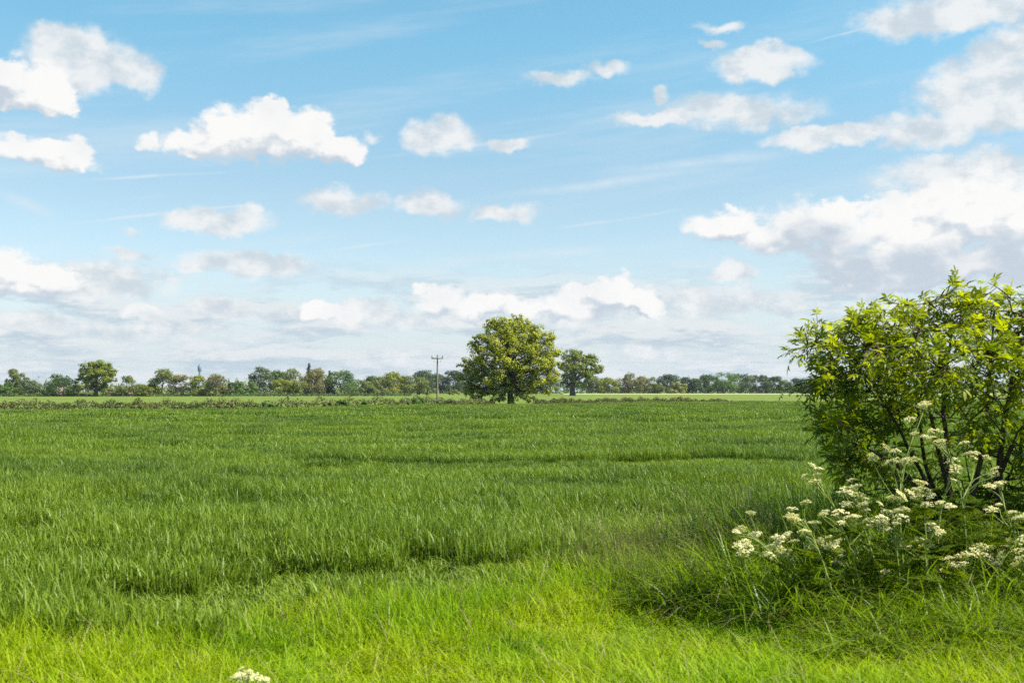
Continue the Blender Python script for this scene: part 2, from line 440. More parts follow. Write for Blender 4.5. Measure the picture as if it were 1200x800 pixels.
def scatter(name, colls, pts, rot, scl, idx, mat):
    me = bpy.data.meshes.new(name)
    n = len(pts)
    me.vertices.add(n); me.vertices.foreach_set('co', np.asarray(pts, np.float32).ravel())
    a = me.attributes.new('rot', 'FLOAT_VECTOR', 'POINT'); a.data.foreach_set('vector', np.asarray(rot, np.float32).ravel())
    a = me.attributes.new('scl', 'FLOAT_VECTOR', 'POINT'); a.data.foreach_set('vector', np.asarray(scl, np.float32).ravel())
    a = me.attributes.new('pick', 'INT', 'POINT'); a.data.foreach_set('value', np.asarray(idx, np.int32))
    me.materials.append(mat); me.update()
    o = obj(name, me)
    t = bpy.data.node_groups.new(name, 'GeometryNodeTree')
    t.interface.new_socket('Geometry', in_out='INPUT', socket_type='NodeSocketGeometry')
    t.interface.new_socket('Geometry', in_out='OUTPUT', socket_type='NodeSocketGeometry')
    gi, go = t.nodes.new('NodeGroupInput'), t.nodes.new('NodeGroupOutput')
    ci = t.nodes.new('GeometryNodeCollectionInfo'); ci.inputs['Collection'].default_value = colls
    ci.inputs['Separate Children'].default_value = True; ci.inputs['Reset Children'].default_value = True
    ip = t.nodes.new('GeometryNodeInstanceOnPoints'); ip.inputs['Pick Instance'].default_value = True
    def na(nm, typ):
        n_ = t.nodes.new('GeometryNodeInputNamedAttribute'); n_.data_type = typ; n_.inputs['Name'].default_value = nm; return n_.outputs[0]
    t.links.new(gi.outputs[0], ip.inputs['Points']); t.links.new(ci.outputs[0], ip.inputs['Instance'])
    t.links.new(na('pick', 'INT'), ip.inputs['Instance Index'])
    t.links.new(na('rot', 'FLOAT_VECTOR'), ip.inputs['Rotation']); t.links.new(na('scl', 'FLOAT_VECTOR'), ip.inputs['Scale'])
    t.links.new(ip.outputs[0], go.inputs[0])
    md = o.modifiers.new('scatter', 'NODES'); md.node_group = t
    return o

M_wheat = foliage("wheat_leaf", (.028, .072, .006), (.165, .25, .024), (1.6, 1.65, .4), .28, .48, .28, patch=.22, patch_col=(.180, .262, .018), rnd=.5)
M_verge = foliage("verge_grass_blade", (.095, .185, .004), (.31, .46, .010), (1.45, 1.5, .3), .42, .5, .15, patch=.9, patch_col=(.36, .46, .010), rnd=.5)
M_long = foliage("long_grass_blade", (.050, .110, .004), (.23, .335, .012), (1.6, 1.6, .4), .38, .45, .25, rnd=.4)
M_straw = foliage("dead_straw", (.22, .18, .07), (.48, .40, .18), (1.2, 1.1, .7), .3, .6, .2)
M_seed = foliage("seeding_grass", (.07, .10, .015), (.22, .21, .07), (1.3, 1.2, .7), .35, .6, .2, rnd=.3)

# crop: leaf patches in three sizes, blades coarser with distance
g = np.random.default_rng(11)
def wheat_patch(name, size, n, w, segs, hk=1.0):
    rows = .125 if size < 1.2 else None
    G = Geo()
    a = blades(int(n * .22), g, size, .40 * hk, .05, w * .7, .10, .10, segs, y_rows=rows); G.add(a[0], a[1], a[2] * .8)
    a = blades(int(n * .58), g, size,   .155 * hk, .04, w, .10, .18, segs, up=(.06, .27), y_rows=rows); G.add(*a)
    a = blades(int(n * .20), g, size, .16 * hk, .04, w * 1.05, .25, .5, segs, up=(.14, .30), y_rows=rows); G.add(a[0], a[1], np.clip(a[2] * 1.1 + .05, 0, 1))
    return G.mesh(name, M_wheat)
near_c = source_collection("crop_near", [wheat_patch(f"crop_near", .6, 840, .0118, 4) for i in range(6)])
mid_c = source_collection("crop_mid", [wheat_patch(f"crop_mid", 1.4, 2600, .018, 3) for i in range(5)])
far_c = source_collection("crop_far", [wheat_patch(f"crop_far", 3.6, 4200, .045, 2) for i in range(4)])

EX = np.array([-9, -3.5, -2.1, -1.6, 0, .9, 2.4, 5, 14]); EY = np.array([7.3, 7.6, 7.8, 8.5, 9.2, 10.0, 12.0, 14.2, 15])
def crop_edge(x): return np.interp(x, EX, EY)
def gap(x, y):
    """1 where a wheel track or thin spot leaves the crop open"""
    x = np.asarray(x, float); y = np.asarray(y, float)
    wob = .25 * np.sin(x * 1.7) + .15 * np.sin(x * 4.1 + 1)
    r_ = np.zeros_like(x)
    def strip(yc, half, x0, x1):
        return (np.abs(y - yc - wob) < half) & (x > x0) & (x < x1)
    r_[strip(10.4, .72, -2.4, -.1)] = 1
    r_[strip(25.4, 1.7, -4.8, -3.5)] = 1
    r_[strip(25.6, 1.35, -3.6, 1.4)] = 1
    r_[strip(26.0, 1.05, 1.4, 7.5)] = 1
    r_[strip(9.15, .42, -3.7, -1.7)] = 1
    r_[strip(13.4, .55, -6.7, -4.8)] = 1
    r_[strip(17.5, .50, 2.2, 5.0)] = 1
    return r_
def crop_points(size, y0, y1, jitter):
    xs_all, out_ = None, []
    for y in np.arange(y0, y1, size):
        hw = .52 * y + 4
        xs = np.arange(-hw, hw, size) + g.uniform(0, size)
        out_.append(np.stack([xs, np.full_like(xs, y)], 1))
    p = np.vstack(out_); p += g.uniform(-jitter, jitter, p.shape)
    return p
def crop_scatter(name, coll, nvar, size, y0, y1, label):
    p = crop_points(size, y0, y1, size * .12)
    ragged = np.where(p[:, 0] > -2.3, .30, .14)
    keep = (p[:, 1] > crop_edge(p[:, 0]) + .10 * nz_mid(p[:, 0] * 1.5, p[:, 1]) + ragged * g.normal(0, 1, len(p))) & (p[:, 1] < hedge_y(p[:, 0]) - 9)
    keep &= ~((p[:, 0] > 2.2) & (p[:, 1] < 12.8))
    p = p[keep]; n = len(p)
    hgt = 1 + .16 * nz_mid(p[:, 0] * .5, p[:, 1] * 1.3) + .10 * nz_big(p[:, 0], p[:, 1]) + .06 * nz_fine(p[:, 0], p[:, 1])
    hgt *= 1 - np.where(p[:, 0] > -2.3, .42, .08) * np.exp(-(np.maximum(0, p[:, 1] - crop_edge(p[:, 0])) / .9) ** 2)
    tl = 1 / (1 + np.exp(-(p[:, 0] + 5.2) * 3)) * 1 / (1 + np.exp((p[:, 0] - 2.5) * .8))       # either side of the open strip
    hgt += tl * (-.24 * np.exp(-((p[:, 1] - 23.2) / 1.2) ** 2) + .22 * np.exp(-((p[:, 1] - 28.0) / 1.1) ** 2))
    hgt += .22 * np.exp(-((p[:, 1] - 10.0) / .45) ** 2 - ((p[:, 0] + 2.8) / 1.3) ** 2) + .2 * np.exp(-((p[:, 1] - 11.5) / .5) ** 2 - ((p[:, 0] + 1.2) / 1.3) ** 2)
    jx, jy = g.normal(0, .35, n), g.normal(0, .28 if size < 1 else .1, n)                     # ragged edges to every opening
    low = np.where(p[:, 1] > 20, np.interp(p[:, 0] + g.normal(0, .6, n), [-3.6, -2.4, 2, 6], [.28, .42, .56, .74]), .45)
    hgt = np.where(gap(p[:, 0] + jx, p[:, 1] + jy) > .5, low * g.uniform(.85, 1.25, n), np.maximum(hgt, .55))
    rot = np.zeros((n, 3)); rot[:, 2] = g.integers(0, 2, n) * math.pi + g.normal(0, .03, n)
    if size > 1.2: rot[:, 2] += g.integers(0, 2, n) * math.pi / 2
    scl = np.stack([np.full(n, 1.06), np.full(n, 1.06), np.clip(hgt, .35, 1.5)], 1)
    z = ground_z(p[:, 0], p[:, 1])
    o = scatter(name, coll, np.column_stack([p, z]), rot, scl, g.integers(0, nvar, n), M_wheat)
    return tag(o, label, 'crop', kind='stuff')
crop_scatter('wheat_crop', near_c, 6, .6, 7, 30, 'young green wheat leaves standing in the near part of the field')
crop_scatter('wheat_crop', mid_c, 5, 1.4, 30, 58, 'young green wheat leaves filling the middle of the field')
crop_scatter('wheat_crop', far_c, 4, 3.6, 58, 176, 'young green wheat leaves reaching to the far hedge')

# verge grass
def verge_patch(name, size, n, h):
    G = Geo()
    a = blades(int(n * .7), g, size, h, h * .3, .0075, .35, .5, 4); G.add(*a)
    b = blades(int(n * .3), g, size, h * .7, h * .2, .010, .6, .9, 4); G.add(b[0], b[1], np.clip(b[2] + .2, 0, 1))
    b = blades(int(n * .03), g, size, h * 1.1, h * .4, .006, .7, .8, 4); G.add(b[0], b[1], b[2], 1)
    return G.mesh(name, [M_verge, M_straw])
verge_c = source_collection("verge", [verge_patch("verge_grass", .5, 900, .16) for i in range(6)])
p = np.vstack([np.stack([xs, np.full_like(xs, y)], 1) for y in np.arange(4.0, 16, .42) for xs in [np.arange(-.5 * y - 3, .5 * y + 3.5, .42)]])
p += g.uniform(-.1, .1, p.shape)
p = p[(p[:, 1] < crop_edge(p[:, 0]) + .5 + np.where(p[:, 0] > -2.4, 1.0, .4) * np.abs(g.normal(0, 1, len(p))))]
p = p[(gap(p[:, 0], p[:, 1]) < .5) | (p[:, 1] < crop_edge(p[:, 0]))]
n = len(p); h = np.clip(1 + .25 * nz_mid(p[:, 0] * 2, p[:, 1] * 2) + .9 * np.exp(-((p[:, 1] - crop_edge(p[:, 0])) / .9) ** 2), .5, 2.4)
rot = np.zeros((n, 3)); rot[:, 2] = g.uniform(0, 6.28, n)
o = scatter('verge_grass', verge_c, np.column_stack([p, ground_z(p[:, 0], p[:, 1])]), rot, np.stack([np.full(n, 1.1), np.full(n, 1.1), h], 1), g.integers(0, 6, n), M_verge)
tag(o, 'short yellow-green verge grass along the bottom of the picture', 'grass', kind='stuff')

# long lush grass on the bank
def long_patch(name, size, n):
    G = Geo()
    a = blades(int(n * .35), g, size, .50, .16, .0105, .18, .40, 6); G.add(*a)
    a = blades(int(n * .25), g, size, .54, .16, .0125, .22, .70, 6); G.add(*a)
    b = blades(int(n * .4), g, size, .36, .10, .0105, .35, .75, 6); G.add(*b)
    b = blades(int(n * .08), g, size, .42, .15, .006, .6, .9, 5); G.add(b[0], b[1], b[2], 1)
    return G.mesh(name, [M_long, M_straw])
long_c = source_collection("long", [long_patch("long_grass", .5, 330) for i in range(6)])
p = np.vstack([np.stack([xs, np.full_like(xs, y)], 1) for y in np.arange(7.2, 14.5, .36) for xs in [np.arange(.2, 9, .36)]])
p += g.uniform(-.12, .12, p.shape)
LE = lambda y: np.interp(y, [7.2, 7.9, 8.6, 9.3, 10.2, 11.4, 13], [3.2, 2.5, 1.9, 1.2, .75, 1.0, 2.2])
keep = (p[:, 0] > LE(p[:, 1]) + g.normal(0, .1, len(p))) & (p[:, 1] < crop_edge(p[:, 0]) + .2)
keep &= (p[:, 1] > 7.55)
p = p[keep]; n = len(p)
h = np.clip(.85 + .28 * nz_mid(p[:, 0] * 2 + 5, p[:, 1] * 2), .45, 1.35)
h *= np.interp(p[:, 1], [7.5, 8.4, 9.2], [.65, .9, 1.05])
rot = np.zeros((n, 3)); rot[:, 2] = g.uniform(0, 6.28, n)
o = scatter('long_grass', long_c, np.column_stack([p, ground_z(p[:, 0], p[:, 1])]), rot, np.stack([np.full(n, 1.05), np.full(n, 1.05), h], 1), g.integers(0, 6, n), M_long)
tag(o, 'long arching dark green grass on the bank below the leafy shrub', 'grass', kind='stuff')

# seeding grass: thin stalks with loose brownish panicles
def seed_patch(name, size, n):
    G = Geo()
    a = blades(n, g, size, .66, .12, .0035, .12, .22, 5, hmin=.6); G.add(*a)
    k_ = 12
    tips = a[0].reshape(n, k_, 3)[:, -4:].mean(1)
    top = a[0].reshape(n, k_, 3)[:, -1]
    for j in range(8):
        f_ = g.uniform(0, 1, n)[:, None]
        P_ = tips * (1 - f_) + top * f_ + g.normal(0, .022, (n, 3))
        N_ = unit(g.normal(size=(n, 3)))
        v_, q_ = leaf_quads(P_, N_, .014, g, .4); G.add(v_, q_, .75)
    return G.mesh(name, M_seed)
seed_c = source_collection("seedg", [seed_patch("seed_grass", .6, 34) for i in range(4)])
p = np.stack([g.uniform(-.3, 2.6, 70), g.uniform(9.3, 12, 70)], 1)
keep = (p[:, 1] < crop_edge(p[:, 0]) + .8) & (p[:, 1] > 9.2 + .15 * np.abs(p[:, 0] - 1)) & (p[:, 0] > LE(p[:, 1]) - .3)
p = p[keep]; n = len(p)
rot = np.zeros((n, 3)); rot[:, 2] = g.uniform(0, 6.28, n)
o = scatter('seeding_grass', seed_c, np.column_stack([p, ground_z(p[:, 0], p[:, 1])]), rot, np.repeat(g.uniform(.75, 1.15, (n, 1)), 3, 1), g.integers(0, 4, n), M_seed)
tag(o, 'thin brownish seeding grass stalks at the field edge left of the white flowers', 'grass', kind='stuff')

# ------------------------------------------------------------------ trees
def limb(p0, p1, bend, n=6, g=rng):
    p0, p1 = np.asarray(p0, float), np.asarray(p1, float)
    t = np.linspace(0, 1, n)[:, None]
    off = g.normal(0, bend, 3) * np.linalg.norm(p1 - p0)
    return p0 + (p1 - p0) * t + np.sin(t * math.pi) * off + (np.array([0, 0, 1.0]) * np.linalg.norm(p1 - p0) * .08) * np.sin(t * math.pi)

FM = {}
def fol(key):
    pal = {'dark': ((.026, .052, .013), (.066, .102, .022)), 'mid': ((.035, .072, .016), (.085, .135, .028)), 'olive': ((.060, .080, .020), (.135, .155, .045)),
           'yellow': ((.080, .105, .016), (.190, .200, .032)), 'brown': ((.075, .075, .028), (.150, .135, .055)), 'blue': ((.028, .050, .020), (.062, .092, .034)),
           'grey': ((.050, .072, .040), (.105, .130, .075)), 'conifer': ((.012, .026, .012), (.028, .048, .020)), 'oak': ((.115, .165, .008), (.41, .41, .018)), 'oak2': ((.056, .086, .008), (.16, .178, .016))}
    if key not in FM:
        d, l = pal[key]
        f_ = {'conifer': 1.1, 'blue': 1.5, 'dark': 1.7, 'oak': 1.2}.get(key, 1.8)
        d, l = [v * f_ for v in d], [v * f_ for v in l]
        FM[key] = foliage(key + "_tree_leaf", d, l, (1.5, 1.4, .5), .30 if key not in ('conifer', 'blue', 'dark') else .2, .55, .25)
    return FM[key]

def make_tree(px, Y, top, wpx, shape, key, label, leaves=2600, lsize=None, base_h=.12, group='trees along the far edge of the fields', name='tree', gaps=.25, trunk_r=None, lobes=None, seed=None):
    g = np.random.default_rng(int(px * 13 + top * 7) if seed is None else seed)
    b = at(px, 457, Y); H = at(px, top, Y).z; Wd = wpx / F * Y
    root = empty(name, (b.x, Y, 0)); tag(root, label, 'tree' if name != 'bush' else 'bush', group)
    T = Geo(); Lf = Geo()
    tr = trunk_r or H * .022
    z0 = H * base_h
    zc = (z0 + H) / 2; hz = (H - z0) / 2; hw = Wd / 2
    nl = lobes or {'round': 22, 'column': 14, 'conifer': 18, 'loose': 20, 'bush': 16}[shape]
    cs, rs = [], []
    for i in range(nl):
        d = unit(g.normal(size=3)); 
        rr = g.uniform(.45, .86) if i > 2 else .15
        if shape == 'conifer':
            f_ = i / (nl - 1); c = np.array([d[0] * .45 * (1 - f_), d[1] * .45 * (1 - f_), -0.95 + 1.85 * f_]); r_ = .12 + .42 * (1 - f_)
            c = c * np.array([hw, hw, hz]) + np.array([0, 0, zc]); r_ = r_ * hw
        else:
            if d[2] < -.3: d[2] *= .5
            fz = g.uniform(.06, 1) ** .9; pr = math.sqrt(max(.02, 1 - ((fz - .38) / .64) ** 2)); th = g.uniform(0, 6.28); q0 = math.sqrt(g.random())
            c = np.array([math.cos(th) * q0 * pr * hw, math.sin(th) * q0 * pr * hw, z0 + fz * (H - z0)])
            r_ = g.uniform(.26, .44) * min(hw, hz * 1.2)
            if shape == 'loose': r_ *= .8
            if shape == 'column': r_ = g.uniform(.5, .7) * hw
            # keep the lobe inside the crown's outline
            q_ = np.linalg.norm((c - [0, 0, zc]) / [hw, hw, hz]); lim = max(.05, 1 - .8 * r_ / max(hw, hz))
            if q_ > lim: c = np.array([0, 0, zc]) + (c - [0, 0, zc]) * lim / q_
        cs.append(c); rs.append(r_)
    # trunk and limbs
    top_t = np.array([g.normal(0, .04) * Wd, 0, z0 + (H - z0) * (.5 if shape not in ('conifer', 'column') else .9)])
    tp = limb((0, 0, -.1), top_t, .03, 8, g)
    T.tube(tp, tr * np.linspace(1.25, .35, 8), 7)
    for c in cs[::2]:
        s_ = tp[g.integers(3, 7)]
        T.tube(limb(s_, c, .12, 5, g), np.linspace(tr * .42, tr * .10, 5), 5)
    ls = lsize or max(.30, Y / 1138 * 1.25)
    wts = np.array(rs) ** 2; wts /= wts.sum()
    for c, r_, w_ in zip(cs, rs, wts):
        n_ = max(20, int(leaves * w_ * g.uniform(1 - gaps, 1 + gaps)))
        d = unit(g.normal(size=(n_, 3))); d[:, 2] = np.abs(d[:, 2]) * np.where(g.random(n_) < .72, 1, -1); d = unit(d)
        lump = 1 + .22 * np.sin(d @ g.normal(0, 4, 3) + g.uniform(0, 6)) + .15 * np.sin(d @ g.normal(0, 7, 3))
        Pn = c + d * (r_ * lump * g.uniform(.45, 1.05, n_) ** .6)[:, None] * np.array([1.08, 1.08, .85])
        N_ = unit(d + g.normal(0, .55, (n_, 3)))
        v_, q_ = leaf_quads(Pn, N_, ls * g.uniform(.6, 1.4, n_), g)
        tint = np.clip(g.normal(.5, .13) + g.normal(0, .2, n_), 0, 1)
        Lf.add(v_, q_, np.repeat(tint, 4))
    obj('trunk', T.mesh('trunk', M_bark, True), root)
    obj('crown', Lf.mesh('crown', fol(key)), root)
    return root

# the big oak in the hedge
def big_oak(px, Y, lobes_px, base_y, key, label, leaves, lsize, seed, trunk_r, group=None, fork=.28):
    """lobes_px: crown clumps as (px, py, radius px, depth in m)"""
    g = np.random.default_rng(seed)
    b = at(px, base_y, Y); root = empty('oak_tree', (b.x, Y, 0)); tag(root, label, 'tree', group)
    T = Geo(); Lf = Geo(); s = Y / F
    tops = [np.array(at(x, y, Y)) - np.array([b.x, Y, 0]) + np.array([0, dz, 0]) for x, y, r_, dz in lobes_px]
    H = max(c[2] for c in tops)
    tp = limb((0, 0, -.2), (g.normal(0, .2), 0, H * .72), .02, 10, g)
    T.tube(tp, trunk_r * np.array([1.5, 1.1, 1.0, .95, .85, .7, .55, .42, .3, .18]), 9)
    big = sorted(range(len(tops)), key=lambda i: -lobes_px[i][2])
    wts = np.array([l[2] ** 2 for l in lobes_px], float); wts /= wts.sum()
    for i in big:
        c = tops[i]; r_ = lobes_px[i][2] * s
        lev = np.clip(c[2] / H * .72 - .12, fork, .62)
        st = tp[int(lev * 9 / .72 * .9) if lev > 0 else 2]
        br = limb(st, c, .10, 7, g)
        T.tube(br, np.linspace(trunk_r * .42, trunk_r * .07, 7), 6)
        # sprays of leaves round the lobe
        nsub = max(5, int(14 * (r_ / 1.2)))
        for j in range(nsub):
            d = unit(g.normal(size=3)); d[2] = d[2] * .8 + .12
            sc = c + d * r_ * g.uniform(.45, .95) * np.array([1.1, 1.1, .8]); sr = r_ * g.uniform(.22, .40)
            T.tube(limb(br[4], sc, .1, 4, g), np.linspace(trunk_r * .10, trunk_r * .03, 4), 4)
            n_ = int(leaves * wts[i] / nsub * g.uniform(.6, 1.4))
            e = unit(g.normal(size=(n_, 3)))
            Pn = sc + e * (sr * g.uniform(.25, 1.1, n_))[:, None] * np.array([1.15, 1.15, .85])
            N_ = unit(e * .8 + d * .5 + np.array([0, 0, .45]) + g.normal(0, .5, (n_, 3)))
            v_, q_ = leaf_quads(Pn, N_, lsize * g.uniform(.6, 1.4, n_), g)
            Lf.add(v_, q_, np.repeat(np.clip(g.normal(.5, .14) + g.normal(0, .18, n_), 0, 1), 4))
    obj('trunk', T.mesh('trunk', M_bark, True), root)
    obj('crown', Lf.mesh('crown', fol(key)), root)
OAK1 = [(598, 388, 20, 0), (578, 386, 15, .6), (617, 384, 14, -.5), (566, 398, 13, -.8), (636, 396, 15, .4), (584, 404, 18, -1.4), (610, 406, 20, -1.6), (560, 414, 15, .4),
        (640, 412, 17, -.6), (598, 424, 22, -1.8), (572, 428, 18, -1.2), (628, 428, 20, -1.4), (552, 432, 14, .2), (646, 430, 14, .2), (554, 446, 13, -.4), (578, 446, 17, -1.6),
        (632, 446, 16, -1.0), (648, 442, 11, .3), (560, 456, 11, -.2), (606, 444, 16, -1.7), (618, 456, 10, -.8), (590, 458, 11, -1.2), (586, 395, 16, 1.6), (620, 405, 18, 1.9), (600, 430, 20, 2.0), (630, 440, 16, 1.6), (570, 440, 16, 1.7),
        (628, 391, 14, .2), (645, 415, 12, .2), (612, 378, 10, .3), (590, 376, 11, -.3), (553, 404, 9, 0), (622, 398, 14, -1.2), (590, 390, 14, -1.2), (640, 424, 12, -.8), (556, 422, 12, -.8), (612, 432, 14, -2), (588, 440, 14, -2), (582, 469, 8, -.4), (620, 468, 7, -.4), (603, 470, 7, -1.5), (550, 462, 8, 0), (642, 458, 8, .2), (545, 428, 8, 0), (562, 463, 9, -.6), (612, 463, 8, -.9), (588, 466, 7, -1.2), (546, 446, 11, .2), (600, 456, 10, 1.4), (624, 460, 8, .8), (576, 460, 9, 1.), (592, 415, 14, -2.0), (575, 412, 13, -1.7), (618, 415, 14, -1.8), (604, 396, 13, -1.2), (640, 403, 9, 0), (550, 455, 9, .4), (575, 376, 8, 0), (606, 375, 10, 0)]
big_oak(599, 134, OAK1, 476, 'oak', 'big broad oak with fresh yellow-green leaves standing in the hedge beside the wooden pole', 38000, .22, 5, .33)
OAK2 = [(668, 418, 11, 0), (678, 416, 10, 1), (689, 424, 11, 0), (698, 432, 9, 0), (662, 430, 10, -1), (676, 432, 12, -2), (668, 442, 11, 0), (688, 440, 9, -1), (680, 450, 8, -1), (664, 450, 8, 0), (692, 418, 6, 0), (700, 436, 5, 0), (672, 425, 9, 2), (688, 436, 8, 2)]
big_oak(671, 330, OAK2, 463, 'oak2', 'smaller dark green oak with an open crown just right of the big oak', 9000, .5, 9, .75, fork=.25)

FAR = [ # px, distance, top, width px, shape, colour, label
 (1, 300, 451, 16, 'bush', 'olive', 'low olive bush at the left edge of the photo'),
 (15, 310, 432, 11, 'column', 'olive', 'narrow pointed olive tree near the left edge, taller than the bushes round it'),
 (24, 312, 437, 17, 'loose', 'olive', 'ragged olive tree just right of the narrow pointed tree at far left'),
 (12, 296, 449, 22, 'bush', 'mid', 'low light green bush in front of the narrow pointed tree'),
 (35, 304, 445, 22, 'round', 'grey', 'grey-green rounded tree left of the dark round tree at far left'),
 (49, 306, 454, 26, 'bush', 'dark', 'low dark bush touching the left side of the dark round tree'),
 (75, 296, 438, 38, 'round', 'dark', 'dark dense round tree directly left of the tall oak at far left'),
 (114, 292, 421.5, 53, 'round', 'oak2', 'tall spreading oak at the left, tallest of the far left trees'),
 (92, 305, 452, 22, 'bush', 'olive', 'olive bush under the left side of the tall spreading oak'),
 (130, 306, 453, 22, 'bush', 'olive', 'olive bush under the right side of the tall spreading oak'),
 (148, 298, 440, 21, 'round', 'olive', 'small upright olive tree just right of the tall spreading oak'),
 (171, 300, 449, 26, 'bush', 'yellow', 'low yellowish bush between the small upright tree and the pale loose tree'),
 (190, 302, 432.5, 30, 'loose', 'olive', 'pale loose tree left of the far blue tower'),
 (212, 304, 438, 22, 'loose', 'brown', 'brownish thin tree next left of the yellow tree under the tower'),
 (232, 303, 441, 28, 'loose', 'yellow', 'yellow-green tree right under the far blue tower'),
 (253, 300, 437, 22, 'round', 'brown', 'pale brownish tree with a clear trunk just right of the blue tower'),
 (273, 330, 449, 26, 'bush', 'dark', 'low dark green bush right of the pale brownish tree'),
 (290, 326, 448, 24, 'bush', 'mid', 'low green bush at the foot of the tall grey-green tree'),
 (305, 345, 429, 25, 'loose', 'grey', 'tall irregular grey-green tree standing left of the conifer group'),
 (326, 350, 435, 28, 'round', 'dark', 'dark green tree behind the bright yellow-green bush'),
 (342, 352, 432, 22, 'round', 'olive', 'olive tree between the dark green tree and the conifer'),
 (333, 338, 444, 28, 'bush', 'yellow', 'bright yellow-green rounded bush in front of the dark green tree'),
 (350, 338, 445, 20, 'bush', 'yellow', 'yellow-olive bush next right of the bright yellow-green bush'),
 (362, 356, 424.5, 17, 'conifer', 'conifer', 'nearly black conifer poking above the trees around it'),
 (369, 344, 434, 30, 'round', 'brown', 'brown-olive tree in front of the black conifer'),
 (375, 358, 431, 12, 'column', 'brown', 'thin brownish tree top just right of the black conifer'),
 (386, 350, 433.5, 14, 'conifer', 'conifer', 'narrow dark conifer left of the smooth green dome tree'),
 (400, 346, 435, 32, 'round', 'mid', 'smooth green dome-shaped tree right of the narrow dark conifer'),
 (420, 360, 446, 24, 'bush', 'olive', 'low olive bush right of the green dome-shaped tree'),
 (434, 385, 440, 13, 'column', 'dark', 'small dark pointed tree above the low olive bushes'),
 (431, 362, 448, 16, 'bush', 'olive', 'low pale bush in front of the small dark pointed tree'),
 (446, 366, 443, 26, 'round', 'olive', 'pale olive round tree right of the small dark pointed tree'),
 (460, 372, 436, 25, 'round', 'yellow', 'tall yellow-olive tree between the pale olive tree and the pole'),
 (475, 376, 440, 22, 'round', 'olive', 'olive tree directly right of the tall yellow-olive tree'),
 (489, 380, 443, 26, 'round', 'olive', 'olive tree in front of the blue-green trees left of the pole'),
 (496, 520, 434, 25, 'round', 'blue', 'dark blue-green tree far back just left of the pole'),
 (511, 530, 438, 22, 'round', 'blue', 'dark blue-green tree far back directly behind the pole'),
 (530, 525, 434.5, 30, 'loose', 'blue', 'dark blue-green tree far back between the pole and the big oak'),
 (550, 530, 436, 26, 'round', 'blue', 'blue-green tree far back half hidden by the left side of the big oak'),
 (532, 400, 457, 14, 'bush', 'yellow', 'small bright bush at the foot of the blue-green trees'),
 (500, 392, 453, 20, 'bush', 'olive', 'low olive bush directly left of the pole at the tree foot'),
 (575, 470, 447, 30, 'round', 'olive', 'olive tree behind the lower left of the big oak'),
 (612, 470, 446, 34, 'round', 'olive', 'olive tree behind the trunk of the big oak'),
 (642, 470, 446, 30, 'round', 'grey', 'grey-green tree in the gap between the two oaks'),
 (694, 480, 442, 26, 'round', 'olive', 'olive tree first right of the smaller oak'),
 (713, 476, 443, 25, 'round', 'yellow', 'yellow-olive tree second right of the smaller oak'),
 (737, 480, 439, 34, 'round', 'brown', 'brown-tinged olive tree above the brown scrub in the hedge line'),
 (759, 484, 442, 28, 'round', 'olive', 'olive-green tree sloping down to the gap in the far trees'),
 (769, 470, 450.5, 24, 'bush', 'olive', 'low olive bush under the gap in the far trees'),
 (785, 500, 440, 29, 'round', 'blue', 'dark blue-green tree right of the gap in the far trees'),
 (795, 472, 449, 22, 'bush', 'yellow', 'low yellow-olive bush in front of the dark blue-green trees'),
 (807, 505, 443, 27, 'round', 'blue', 'low dark blue-green tree between two taller dark trees'),
 (826, 500, 441, 28, 'round', 'dark', 'dark rounded tree directly left of the bright mid-green tree'),
 (847, 485, 437, 33, 'round', 'mid', 'bright mid-green rounded tree, tallest right of the smaller oak'),
 (868, 505, 438, 27, 'loose', 'grey', 'thin greyish tree right of the bright mid-green rounded tree'),
 (889, 510, 440.5, 30, 'round', 'blue', 'blue-green tree left of the last trees before the shrub'),
 (910, 512, 442.5, 30, 'round', 'dark', 'dark low tree just left of the leafy shrub'),
 (934, 515, 445, 32, 'round', 'blue', 'blue-green tree partly hidden by the left edge of the shrub'),
 (962, 515, 447, 32, 'bush', 'dark', 'dark low tree seen behind the left leaves of the shrub'),
]
OAK3 = [(103, 430, 8, 0), (114, 427, 8, .5), (124, 430, 8, 0), (132, 437, 7, 0), (97, 437, 7, 0), (108, 437, 9, -1.5), (119, 437, 9, -1.5), (127, 444, 8, -.8), (101, 445, 8, -.8), (112, 446, 9, -1.5), (133, 445, 5, 0), (94, 444, 5, .3),
        (105, 453, 6, -.6), (122, 452, 7, -.7), (114, 455, 6, 1), (111, 434, 9, 1.6), (122, 438, 8, 1.6), (104, 442, 8, 1.4), (118, 427, 6, 0), (107, 427, 5, 0)]
big_oak(112, 292, OAK3, 463, 'oak2', 'tall spreading oak at the left, tallest of the far left trees', 9000, .42, 12, .5, fork=.25)
for px, Y, top, wpx, shape, key, label in FAR:
    if px == 114: continue
    nm = {'bush': 'bush', 'conifer': 'conifer_tree', 'column': 'slender_tree'}.get(shape, 'broadleaf_tree')
    make_tree(px, Y, top, wpx * (1.25 if px != 114 else 1.0), shape, key, label, name=nm, leaves=4600 if wpx > 24 else 3200, base_h=.0 if shape == 'bush' else (.10 if px == 114 else .03),
              group='bushes along the far edge of the fields' if shape == 'bush' else None if False else 'trees along the far edge of the fields')

